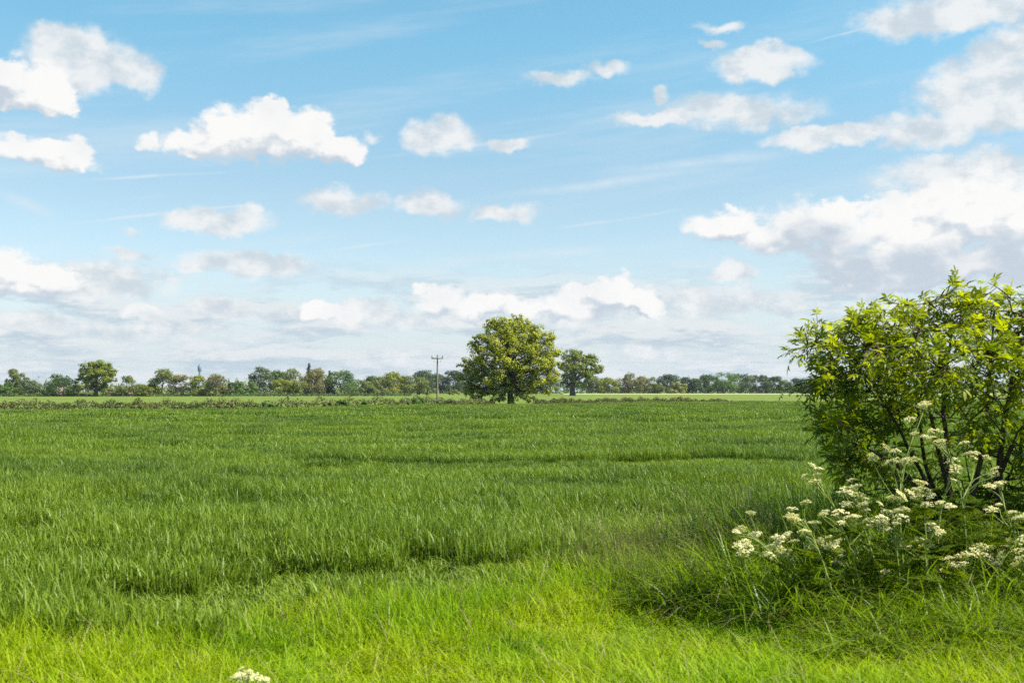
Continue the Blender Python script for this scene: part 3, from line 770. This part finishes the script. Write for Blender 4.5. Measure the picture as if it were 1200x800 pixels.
# ------------------------------------------------------------------ hedges and hedge bushes
def hedge(name, label, xs, yf, hf, half, key, leaves, ls, seed, mat=None):
    g = np.random.default_rng(seed)
    xm = float(np.mean(xs)); root = empty(name, (xm, float(yf(xm)), 0)); tag(root, label, 'scrub' if 'scrub' in name else 'hedge', kind='stuff' if 'belt' in name else None)
    x = g.uniform(xs[0], xs[1], leaves); y = yf(x)
    hh = hf(x) * (1 + .18 * np.sin(x * 1.9 + 3 * np.sin(x * .37)) + .12 * np.sin(x * 5.3))
    hh = np.maximum(hh, .12)
    a = g.uniform(0, math.pi, leaves); r_ = g.uniform(.6, 1.05, leaves)
    d = np.stack([g.normal(0, .3, leaves), np.cos(a), np.sin(a)], 1)
    Pn = np.stack([x - xm, y - float(yf(xm)) + np.cos(a) * r_ * half, np.sin(a) ** .7 * r_ * hh], 1)
    v_, q_ = leaf_quads(Pn, unit(d + g.normal(0, .5, (leaves, 3))), ls * g.uniform(.5, 1.4, leaves), g)
    Lf = Geo(); tint = np.clip(.5 + .25 * np.sin(x * .7 + 2 * np.sin(x * .23)) + g.normal(0, .2, leaves), 0, 1)
    Lf.add(v_, q_, np.repeat(tint, 4))
    T = Geo()
    for xx in np.arange(xs[0] + .5, xs[1], 1.5):
        hx = float(hf(xx))
        if ls > .3: break
        T = Geo(); T.tube(limb((xx - xm, float(yf(xx) - yf(xm)), -.05), (xx - xm + g.normal(0, .2), float(yf(xx) - yf(xm)) + g.normal(0, .15), hx * .8), .1, 4, g), np.linspace(.035, .012, 4), 5)
        obj('stem', T.mesh('stem', M_bark), root)
    obj('foliage', Lf.mesh('foliage', mat or fol(key)), root)
M_hedge = foliage("clipped_hedge_leaf", (.040, .060, .014), (.125, .115, .035), (1.4, 1.3, .5), .25, .6, .2)
hedge('field_hedge', 'low clipped brown-green hedge crossing the field left of the big oak', (-56, -2.2), hedge_y, lambda x: np.interp(x, [-56, -30, -12, -2], [.85, .95, 1.1, .9]), .75, 'olive', 15000, .16, 31, M_hedge)
hedge('field_hedge', 'thin broken line of low scrub right of the big oak', (2.5, 31), hedge_y, lambda x: np.interp(x, [2, 10, 16, 24, 31], [.8, .8, .85, .8, .5]), .7, 'yellow', 9000, .17, 32, M_hedge)
hedge('far_hedge', 'dark low hedge line at the foot of the far left trees', (-150, -28), lambda x: 286 + 0.25 * (np.asarray(x, float) + 150), lambda x: np.interp(x, [-150, -60, -28], [.9, 1.0, 1.1]), 1.0, 'dark', 9000, .4, 33)
hedge('tree_belt_scrub', 'dark scrub filling the foot of the trees at the left half of the horizon', (-190, -36), lambda x: 330 + .5 * (np.asarray(x, float) + 150), lambda x: 3.7 + 1.1 * np.sin(np.asarray(x) * .13), 2.5, 'olive', 12000, .7, 34)
hedge('tree_belt_scrub', 'dark scrub filling the foot of the trees at the right half of the horizon', (-60, 240), lambda x: 540 + 0 * np.asarray(x, float), lambda x: 5.0 + 1.2 * np.sin(np.asarray(x) * .09), 3, 'mid', 13000, 1.0, 35)
def hbush(px, Y, top, wpx, key, label):
    make_tree(px, Y, top, wpx, 'bush', key, label, name='bush', leaves=1500, lsize=.2, base_h=.02, group='bushes in the field hedge', lobes=10)
hbush(491, 118, 467.5, 26, 'mid', 'bright green bush bulging from the hedge just left of the pole')
hbush(528, 130, 469.5, 22, 'olive', 'low olive bush in the hedge right of the pole')
hbush(401, 110, 470, 24, 'mid', 'green bush in the hedge in front of the dome-shaped tree')
hbush(385, 109, 471, 14, 'olive', 'small olive bush joined to the left of the green hedge bush')
hbush(425, 111, 470.5, 16, 'mid', 'small green bush joined to the right of the green hedge bush')
hbush(313, 101, 472, 20, 'mid', 'small green bush in the hedge below the tall grey-green tree')
hbush(268, 100, 473, 30, 'brown', 'brownish scrubby bush in the hedge at centre left')
hbush(160, 98, 474, 24, 'olive', 'olive bush at the left end of the thicker hedge')
hbush(752, 149, 468, 26, 'brown', 'brown half-bare scrub standing alone in the hedge line right of the smaller oak')
hbush(812, 154, 468.5, 16, 'yellow', 'pale yellow-green bush near the right end of the hedge line')
hbush(838, 156, 468.5, 14, 'mid', 'little green bush at the right end of the hedge line')
# pale rough margin along the foot of the trees on the right
def margin_mat():
    return solid("pale_dry_grass_margin", (.26, .25, .085), (.36, .34, .14), .6, bump=.5)
V = []; xs_ = np.arange(20, 215, 5.0)
for i, x in enumerate(xs_):
    w_ = 26 + 6 * math.sin(x * .11)
    V += [(x, 430 + 4 * math.sin(x * .07), .286), (x, 430 + w_, .50), (x, 470, .50), (x, 474, .2)]
q = np.array([[4 * i + j, 4 * i + 4 + j, 4 * i + 5 + j, 4 * i + 1 + j] for i in range(len(xs_) - 1) for j in range(3)])
tag(obj('field_margin', mesh_from('field_margin', V, q, margin_mat())), kind='structure')

# ------------------------------------------------------------------ pole, wires, tower, houses
def pole(px, Y, top, label):
    b = at(px, 457, Y); H = at(px, top, Y).z
    root = empty('utility_pole', (b.x, Y, 0)); tag(root, label, 'utility pole', 'wooden utility poles')
    G = Geo(); G.tube([(0, 0, -.2), (0, 0, H * .5), (0, 0, H - .05)], [.125, .11, .085], 10)
    obj('post', G.mesh('post', M_pole, True), root)
    G = Geo(); G.box((-.75, -.17, H - .32), (.75, -.05 - .065, H - .18)); arm = obj('crossarm', G.mesh('crossarm', M_pole), root)
    G = Geo(); G.box((-.42, -.20, H - .75), (-.38, -.172, H - .32)); obj('brace', G.mesh('brace', M_metal), root)
    G = Geo(); G.box((.38, -.20, H - .75), (.42, -.172, H - .32)); obj('brace', G.mesh('brace', M_metal), root)
    for x, z in ((-.66, H - .18), (0, H - .05), (.66, H - .18)):
        y_ = -.14 if x else 0
        G = Geo(); G.tube([(x, y_, z), (x, y_, z + .10), (x, y_, z + .11), (x, y_, z + .17), (x, y_, z + .18), (x, y_, z + .25), (x, y_, z + .27)], [.03, .03, .10, .085, .06, .075, .03], 8)
        obj('insulator', G.mesh('insulator', M_ceram, True), root)
    return [np.array((b.x + x, Y + (-.14 if x else 0), z + .25)) for x, z in ((-.66, H - .18), (0, H - .05), (.66, H - .18))]
w1 = pole(512.5, 142, 417.5, 'slim wooden utility pole with a short crossarm standing left of the big oak')
w0 = [p_ + np.array((-62, -4, 0)) for p_ in w1]; w2 = [p_ + np.array((62, 4, 0)) for p_ in w1]
for i, nm in enumerate(('left end of the crossarm', 'pole top', 'right end of the crossarm')):
    G = Geo()
    for a, b_ in ((w0[i], w1[i]), (w1[i], w2[i])):
        t = np.linspace(0, 1, 24)[:, None]
        G.tube(a + (b_ - a) * t - np.array([0, 0, .9]) * (4 * t * (1 - t)), .003, 4)
    tag(obj('overhead_wire', G.mesh('overhead_wire', M_metal)), 'thin overhead wire carried by the ' + nm, 'wire', 'overhead wires')

tb = at(233.7, 457, 1150); H = at(233.7, 426, 1150).z
root = empty('communications_tower', (tb.x, 1150, 0)); tag(root, 'slim haze-blue tower rising far away behind the yellow-green trees', 'tower')
G = Geo(); G.tube([(0, 0, 0), (0, 0, H * .5), (0, 0, H * .74)], [1.5, 1.15, 1.05], 12); obj('shaft', G.mesh('shaft', M_tower, True), root)
G = Geo(); G.tube([(0, 0, H * .72), (0, 0, H * .76), (0, 0, H * .86), (0, 0, H * .93), (0, 0, H * .95)], [1.1, 2.0, 2.1, 1.8, 1.0], 14); obj('tower_head', G.mesh('tower_head', M_tower, True), root)
G = Geo(); G.tube([(0, 0, H * .94), (0, 0, H)], [.5, .3], 8); obj('antenna', G.mesh('antenna', M_tower), root)

def house(px, Y, wpx, eave, ridge, label):
    b = at(px, 457, Y); w_ = wpx / F * Y; he = at(px, eave, Y).z; hr = at(px, ridge, Y).z; d_ = 6.5
    root = empty('brick_house', (b.x, Y, 0)); tag(root, label, 'house', 'brick houses among the far trees')
    G = Geo(); G.box((-w_ / 2, 0, -.1), (w_ / 2, d_, he))
    for s_ in (-1, 1):   # gables
        x = s_ * w_ / 2
        G.add([(x, 0, he), (x, d_, he), (x, d_ / 2, hr - .1), (x, d_ / 2, hr - .1)], [(0, 1, 2, 3)])
    obj('wall', G.mesh('wall', M_brick), root)
    G = Geo(); e = .35
    for y0_, sgn in ((-e, 1), (d_ + e, -1)):
        ym = d_ / 2; z0_ = he - .12
        V_ = [(-w_ / 2 - e, y0_, z0_), (w_ / 2 + e, y0_, z0_), (w_ / 2 + e, ym, hr), (-w_ / 2 - e, ym, hr)]
        V_ += [(x, y, z + .16) for x, y, z in V_]
        G.add(V_, [(0, 3, 2, 1), (4, 5, 6, 7), (0, 1, 5, 4), (1, 2, 6, 5), (2, 3, 7, 6), (3, 0, 4, 7)])
    rf = obj('roof', G.mesh('roof', M_tile), root)
    G = Geo(); G.box((w_ * .28, d_ / 2 - .4, hr - .5), (w_ * .28 + .8, d_ / 2 + .4, hr + 1.0)); obj('chimney', G.mesh('chimney', M_brick), rf)
    for x in (-w_ * .28, w_ * .05, w_ * .3):
        G = Geo(); G.box((x - .5, -.05, he - 1.6), (x + .5, -.003, he - .5)); obj('window', G.mesh('window', M_pane), root)
house(136, 322, 26, 460, 456, 'brick house with a clay roof glimpsed right of the tall spreading oak')
house(266, 372, 20, 457, 452.5, 'brick house with a clay roof glimpsed right of the pale brownish tree')
house(60, 325, 12, 461, 458.5, 'small brick house glimpsed left of the dark round tree')

# ------------------------------------------------------------------ the leafy shrub on the right
SX, SY = (1128 - 600) / F * 10.6, 10.6
SZ = float(ground_z(np.array(SX), np.array(SY)))
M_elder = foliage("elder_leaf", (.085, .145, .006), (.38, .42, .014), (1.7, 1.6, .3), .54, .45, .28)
LOBES = [ # px, py, rx, ry, depth
 (985, 415, 52, 50, 0), (962, 455, 34, 60, -.1), (1015, 420, 60, 60, .2), (1068, 405, 62, 52, -.2), (1110, 400, 60, 52, .3), (1152, 385, 48, 54, -.1), (1195, 395, 60, 52, .2), (1245, 400, 70, 66, 0),
 (1000, 480, 62, 52, .1), (1050, 470, 58, 52, .4), (1005, 522, 40, 30, 0), (1040, 520, 34, 26, .5), (1100, 455, 50, 40, .6), (1185, 455, 55, 50, .5), (1240, 470, 60, 80, .2), (1300, 430, 80, 90, 0), (1215, 560, 38, 50, .4), (1180, 430, 50, 40, -.6), (1030, 440, 50, 40, -.8), (1090, 425, 55, 40, -.9), (968, 488, 24, 28, -.4), (1045, 376, 42, 28, 0), (1112, 374, 46, 30, .1), (1200, 364, 42, 30, 0), (1095, 500, 34, 26, -.5), (1140, 490, 34, 30, -.5), (1170, 540, 26, 26, .5), (1075, 545, 36, 26, .6), (1020, 575, 40, 22, .3), (1120, 560, 30, 26, .7), (1180, 590, 40, 30, .3), (1240, 610, 50, 40, .1), (1150, 515, 30, 24, .4), (1005, 548, 36, 20, .1), (1225, 520, 50, 60, -.3), (1195, 520, 30, 34, -.5), (1130, 440, 45, 40, -.6),
 (1148, 346, 18, 22, 0), (1015, 378, 18, 18, 0), (1075, 368, 16, 16, 0)]
g = np.random.default_rng(21)
sh = empty('elder_shrub', (SX, SY, SZ)); tag(sh, 'large leafy elder shrub with bright green compound leaves at the right edge', 'shrub')
off = np.array([SX, SY, SZ])
T = Geo(); targets = []; wsum = np.array([l[2] * l[3] for l in LOBES], float); wsum /= wsum.sum()
stems = []
for (tx, ty, dz, r0) in ((1000, 425, -.1, .036), (1060, 400, -.3, .045), (1120, 395, .1, .055), (1160, 365, -.1, .05), (1205, 390, .2, .06), (1260, 410, 0, .05), (985, 515, 0, .03), (1100, 430, .7, .04), (1220, 540, .4, .03), (1040, 500, .4, .03))[0:9]:
    e = np.array(at(tx, ty, SY)) + np.array([0, dz, 0]) - off
    s0 = np.array([g.normal(0, .10), g.normal(0, .12), -.08])
    mid = s0 * .6 + np.array([.12 * np.sign(e[0]) + .1 * e[0], dz * .3, .75 + g.normal(0, .1)])
    t = np.linspace(0, 1, 12)[:, None]
    pts = (1 - t) ** 2 * s0 + 2 * t * (1 - t) * mid + t ** 2 * e + np.cumsum(g.normal(0, .018, (12, 3)), 0) * np.sin(t * 3.1)
    T.tube(pts, np.linspace(r0 * .85, r0 * .2, 12), 8); stems.append(pts)
SP = np.vstack([s_[3:] for s_ in stems])
leafpos, leafdir, leafsize, leaftint = [], [], [], []
NT_ = 1000
for k_ in range(NT_):
    i = g.choice(len(LOBES), p=wsum); px, py, rx, ry, dz = LOBES[i]
    d = unit(g.normal(size=3)); rr = g.uniform(.45, 1.0) ** .5
    c = np.array(at(px, py, SY)) + np.array([0, dz, 0])
    sc = SY / F
    if k_ > NT_ - 110: d = unit(d * np.array([1, .7, .6]) + np.array([0, 0, .5])); rr = g.uniform(1.05, 1.36)     # long new shoots breaking the outline
    e = c + d * rr * np.array([rx * sc, .42, ry * sc]) - off
    if e[2] < .3: continue
    dist = np.linalg.norm(SP - e, axis=1) + .35 * np.maximum(0, SP[:, 2] - e[2])
    s0 = SP[np.argmin(dist + g.uniform(0, .12, len(dist)))]
    tw = limb(s0, e, .045, 6, g)
    T.tube(tw, np.linspace(.008, .0025, 6), 5)
    SP = np.vstack([SP, tw[2:4]]) if k_ < 260 else SP
    L_ = np.linalg.norm(e - s0); ax = unit(tw[-1] - tw[-2])
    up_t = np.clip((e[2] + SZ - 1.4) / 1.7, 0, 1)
    npair = int(np.clip(L_ * 9, 3, 7))
    for j in range(npair):
        f_ = 1 - j / npair * min(.75, .32 / max(L_, .05) * npair * .35)
        p_ = s0 + (e - s0) * f_; phi = j * math.pi / 2 + g.normal(0, .4)
        a_ = unit(np.cross(ax, [0.3, .2, 1.0])); b_ = np.cross(ax, a_)
        for sg in (0, math.pi):
            dd = unit(math.cos(phi + sg) * a_ + math.sin(phi + sg) * b_ + ax * .75 + np.array([0, 0, .34]))
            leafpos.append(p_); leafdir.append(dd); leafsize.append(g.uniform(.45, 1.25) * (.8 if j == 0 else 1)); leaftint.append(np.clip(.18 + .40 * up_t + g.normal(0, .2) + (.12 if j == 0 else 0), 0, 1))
LP, LD, LS, LT = map(np.array, (leafpos, leafdir, leafsize, leaftint))
def leaflet_shape():
    """one pointed leaflet along +x, folded on its midrib: 8 verts, 6 quads"""
    st = [(0, .004), (.25, .135), (.55, .15), (.82, .085), (1.0, .004)]
    V = []
    for x, w_ in st:
        z = -.16 * x ** 2
        V += [(x, w_, z + w_ * .35), (x, 0, z), (x, -w_, z + w_ * .35)]
    Q = []
    for i in range(4):
        a = 3 * i
        Q += [(a, a + 1, a + 4, a + 3), (a + 1, a + 2, a + 5, a + 4)]
    return np.array(V), np.array(Q)
LV, LQ = leaflet_shape()
def compound(LP, LD, LS, LT, length, leaflet, droop, g, mi=0):
    """pinnate leaves: terminal leaflet and two opposite pairs"""
    G = Geo(); n = len(LP)
    side = unit(np.cross(LD, np.array([0, 0, 1.0]) + g.normal(0, .35, (n, 3)))); nrm = unit(np.cross(side, LD))
    def place(pos, direc, s_):
        xdir = unit(direc); yd = unit(np.cross(nrm, xdir)); zd = np.cross(xdir, yd)
        sz = (leaflet * LS * s_ * g.uniform(.85, 1.15, n))[:, None, None]
        V = pos[:, None] + sz * (LV[None, :, 0:1] * xdir[:, None] + LV[None, :, 1:2] * yd[:, None] + LV[None, :, 2:3] * zd[:, None])
        Q = np.arange(n)[:, None, None] * len(LV) + LQ[None]
        t = np.clip(LT + g.normal(0, .05, n), 0, 1)
        G.add(V.reshape(-1, 3), Q.reshape(-1, 4), np.repeat(t, len(LV)), mi)
    def rach(f_):
        return LP + LD * (length * LS * f_)[:, None] - np.array([0, 0, 1.0]) * (droop * LS * f_ ** 2)[:, None]
    tipdir = LD * 1.0 - np.array([0, 0, 1.0]) * droop / length * 1.6
    place(rach(1.0), tipdir, 1.0)
    for f_, s_ in ((.92, .9), (.55, .8)):
        for sg in (1, -1):
            place(rach(f_), tipdir * .55 + side * sg * .8, s_)
    # rachis as a narrow strip
    a, b = rach(.0), rach(1.0); w_ = side * .0022
    V = np.stack([a - w_, a + w_, b + w_, b - w_], 1).reshape(-1, 3)
    G.add(V, np.arange(n * 4).reshape(n, 4), np.repeat(LT, 4), mi)
    return G
obj('stems', T.mesh('stems', M_twig, True), sh)
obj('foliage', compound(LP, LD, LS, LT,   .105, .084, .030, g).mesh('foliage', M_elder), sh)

# ------------------------------------------------------------------ cow parsley
M_fern = foliage("cow_parsley_leaf", (.030, .068, .006), (.17, .24, .016), (1.6, 1.5, .4), .38, .6, .15)
def umbel(name, g, R_=.055):
    G = Geo()
    for i in range(13):
        rr = R_ * math.sqrt((i + .4) / 13) ; th = i * 2.4 + g.normal(0, .15)
        c = np.array([rr * math.cos(th), rr * math.sin(th), .012 - 5.5 * rr * rr + g.normal(0, .003)])
        mid = np.array([c[0] * .55, c[1] * .55, -.014])
        G.tube(np.array([(0, 0, -.045), mid, c]), [.0016, .0012, .001], 4, .5, 1)
        n_ = 13
        u = g.normal(0, .0075, (n_, 2)); Pn = np.column_stack([c[0] + u[:, 0], c[1] + u[:, 1], c[2] + .004 - 18 * (u ** 2).sum(1)])
        N_ = unit(np.array([0, 0, 1.0]) + g.normal(0, .4, (n_, 3)))
        for rep in range(2):
            v_, q_ = leaf_quads(Pn + g.normal(0, .0015, Pn.shape), N_, .0095, g, .8); G.add(v_, q_, np.repeat(np.clip(g.normal(.6, .25, n_), 0, 1), 4), 0)
    return G.mesh(name, [M_flower, M_stem])
g = np.random.default_rng(41)
UMB = [umbel('flower_head', g, r_) for r_ in (.05, .058, .046, .062)]
def fern_quads(base, direc, L, g):
    """a lacy, twice-divided leaf"""
    Ps, Ns, Ss = [], [], []
    d = unit(np.asarray(direc, float)); sd_ = unit(np.cross(d, [0, 0, 1.0])); nn = np.cross(sd_, d)
    for f_ in np.linspace(.3, 1, 8):
        pl = L * .5 * (1.15 - f_) ** .8
        for sg in (1, -1):
            for q_ in np.linspace(.15, 1, 6):
                p_ = base + d * L * f_ + (sd_ * sg * .85 + d * .45) * pl * q_ - np.array([0, 0, .25]) * L * f_ ** 2 * .6
                for r_ in (1, -1):
                    Ps.append(p_ + d * r_ * .012 * (1.2 - q_)); Ns.append(nn + g.normal(0, .35, 3)); Ss.append(L * .085 * (1.25 - .5 * q_))
    return np.array(Ps), unit(np.array(Ns)), np.array(Ss)
PARS = [ # base px, depth, flower heads (px, py), label
 (960, 8.80, [(868, 620), (880, 601), (874, 634), (886, 626), (866, 640)], 'leaning cow parsley with the leftmost cluster of cream flowers'),
 (968, 8.65, [(903, 640), (912, 630), (922, 626), (931, 634), (916, 648), (925, 645)], 'leaning cow parsley second from the left beside the seeding grass'),
 (1062, 9.25, [(952, 545), (942, 558), (957, 556)], 'cow parsley with one long leaning stem reaching over the crop below the shrub'),
 (1040, 9.15, [(1002, 570), (991, 574), (1007, 581), (998, 562), (1012, 590)], 'cow parsley with flowers just right of the long leaning stem'),
 (1062, 8.95, [(1083, 474), (1066, 491), (1071, 508), (1023, 536), (1040, 526), (1045, 541), (1067, 539)], 'tallest cow parsley, upright in front of the dark shrub stems'),
 (1125, 9.15, [(1096, 505), (1091, 513), (1101, 517), (1130, 519), (1140, 531), (1156, 536), (1166, 549)], 'tall cow parsley with a sloping row of flowers right of the tallest one'),
 (1098, 9.35, [(1116, 539), (1121, 547), (1118, 553)], 'small cow parsley with two flower heads deep under the shrub'),
 (1085, 8.85, [(1075, 574), (1090, 579), (1101, 589), (1086, 591), (1066, 577), (1079, 566)], 'cow parsley with a dense flower cluster low in front of the shrub stems'),
 (1010, 8.75, [(966, 600), (985, 601), (1001, 606), (1022, 610), (1036, 612), (1040, 620)], 'cow parsley with a level row of flowers at mid height'),
 (985, 8.65, [(930, 607), (944, 588), (954, 613), (941, 623), (928, 596)], 'cow parsley standing behind the two leaning plants'),
 (992, 8.9, [(975, 630), (972, 639), (986, 651), (980, 659), (961, 634)], 'low cow parsley with small flowers near the long grass'),
 (1130, 8.9, [(1110, 655), (1125, 651), (1144, 646), (1130, 660), (1117, 662)], 'low cow parsley, left one of the bank of flowers at lower right'),
 (1175, 8.9, [(1160, 642), (1166, 661), (1184, 633), (1172, 650), (1156, 655), (1150, 640)], 'low cow parsley in the middle of the bank of flowers at lower right'),
 (1208, 8.65, [(1201, 632), (1195, 645), (1211, 650), (1190, 660), (1220, 640)], 'low cow parsley at the right edge of the photo'),
 (1190, 9.25, [(1170, 566), (1161, 570), (1171, 591), (1186, 600), (1197, 605)], 'cow parsley with few flowers under the right side of the shrub'),
 (1055, 8.75, [(1041, 600), (1056, 606), (1031, 590), (1047, 583), (1060, 596), (1050, 613)], 'cow parsley with flowers directly left of the dense flower cluster'),
 (1095, 8.8, [(1091, 615), (1101, 625), (1079, 632), (1062, 640), (1043, 668)], 'cow parsley with scattered small flowers above the long grass'),
]
def cow_parsley(bpx, Y, heads, label, leaf=8, hs=1.0, name='cow_parsley', group='cow parsley plants in flower'):
    bx = (bpx - 600) / F * Y; bz = float(ground_z(np.array(bx), np.array(Y)))
    root = empty(name, (bx, Y, bz)); tag(root, label, 'wildflower', group)
    o0 = np.array([bx, Y, bz])
    heads = list(heads) + [(x + g.normal(0, 9), y + g.uniform(0, 10)) for x, y in heads[::2]]
    hp = [np.array(at(x, y, Y + g.normal(0, .12))) - o0 for x, y in heads]
    cen = np.mean(hp, 0); top = max(hp, key=lambda p_: p_[2])
    main = limb((0, 0, -.05), cen * .5 + top * .5 - np.array([0, 0, .06]), .035, 9, g)
    S = Geo(); S.tube(main, np.linspace(.0085, .0035, 9), 6)
    for i, h_ in enumerate(hp):
        tops_ = h_ - np.array([0, 0, .03])
        k_ = int(np.argmin([np.linalg.norm(m_ - tops_) + 1.2 * max(0, m_[2] - tops_[2] + .06) for m_ in main]))
        k_ = max(2, k_ - 1)
        S.tube(limb(main[k_], tops_, .06, 5, g), np.linspace(.0042, .0022, 5), 5)
        u = bpy.data.objects.new('flower_head', UMB[g.integers(0, 4)])
        u.location = h_; s_ = hs * g.uniform(.6, 1.15); u.scale = (s_, s_, s_ * g.uniform(.9, 1.2))
        u.rotation_euler = (g.normal(0, .28) + .12, g.normal(0, .28), g.uniform(0, 6.28))
        link(u, root)
    obj('stem', S.mesh('stem', M_stem, True), root)
    if leaf:
        Lf = Geo()
        for j in range(leaf):
            k_ = g.integers(0, 6); az = g.uniform(0, 6.28)
            Pn, N_, Ss = fern_quads(main[k_], (math.cos(az), math.sin(az), g.uniform(.1, .8)), g.uniform(.2, .36), g)
            v_, q_ = leaf_quads(Pn, N_, Ss * g.uniform(.8, 1.3, len(Ss)), g, .7)
            Lf.add(v_, q_, np.clip(g.normal(.5, .2), 0, 1))
        obj('foliage', Lf.mesh('foliage', M_fern), root)
for a_ in PARS: cow_parsley(*a_)
cow_parsley(292, 6.75, [(283, 783), (292, 788), (300, 793), (310, 796), (276, 792), (288, 795)], 'little cow parsley with white flowers in the short grass at the bottom edge', leaf=4, hs=.62)

# shaded leafy undergrowth below the shrub
def under_patch(name):
    Lf = Geo()
    for j in range(30):
        b0 = np.array([g.uniform(-.3, .3), g.uniform(-.25, .25), g.uniform(.05, .5)]); az = g.uniform(0, 6.28)
        Pn, N_, Ss = fern_quads(b0, (math.cos(az), math.sin(az), g.uniform(.1, .7)), g.uniform(.12, .22), g)
        v_, q_ = leaf_quads(Pn, N_, Ss * 1.15, g, .5); Lf.add(v_, q_, np.clip(g.normal(.45, .28), 0, 1))
        Lf.tube([(b0[0] * .6, b0[1] * .6, 0), b0], [.004, .003], 4)
    return Lf.mesh(name, M_fern)
und = source_collection("under", [under_patch('undergrowth') for i in range(3)])
p = np.stack([g.uniform(2.75, 6.6, 110), g.uniform(9.3, 11.2, 110)], 1); n = len(p)
rot = np.zeros((n, 3)); rot[:, 2] = g.uniform(0, 6.28, n)
o = scatter('undergrowth', und, np.column_stack([p, ground_z(p[:, 0], p[:, 1])]), rot, np.repeat(g.uniform(.6, 1.2, (n, 1)) * np.clip((p[:, :1] - 2.2) / 1.2, .55, 1.15), 3, 1), g.integers(0, 3, n), M_fern)
tag(o, 'dark lacy leaves growing thickly under the shrub between the flowers', 'undergrowth', kind='stuff')

# ------------------------------------------------------------------ air
G = Geo(); G.box((-1700, -320, -1.2), (1700, 1700, 45))
m, t, o_ = base_mat("thin_air_haze")
pv = t.node('ShaderNodeVolumePrincipled'); pv.inputs['Color'].default_value = rgba((.80, .88, 1.0)); pv.inputs['Density'].default_value = .00008
pv.inputs['Anisotropy'].default_value = .2
t.l.new(pv.outputs[0], o_.inputs['Volume'])
hz = obj('haze', G.mesh('haze', m)); tag(hz, kind='stuff')
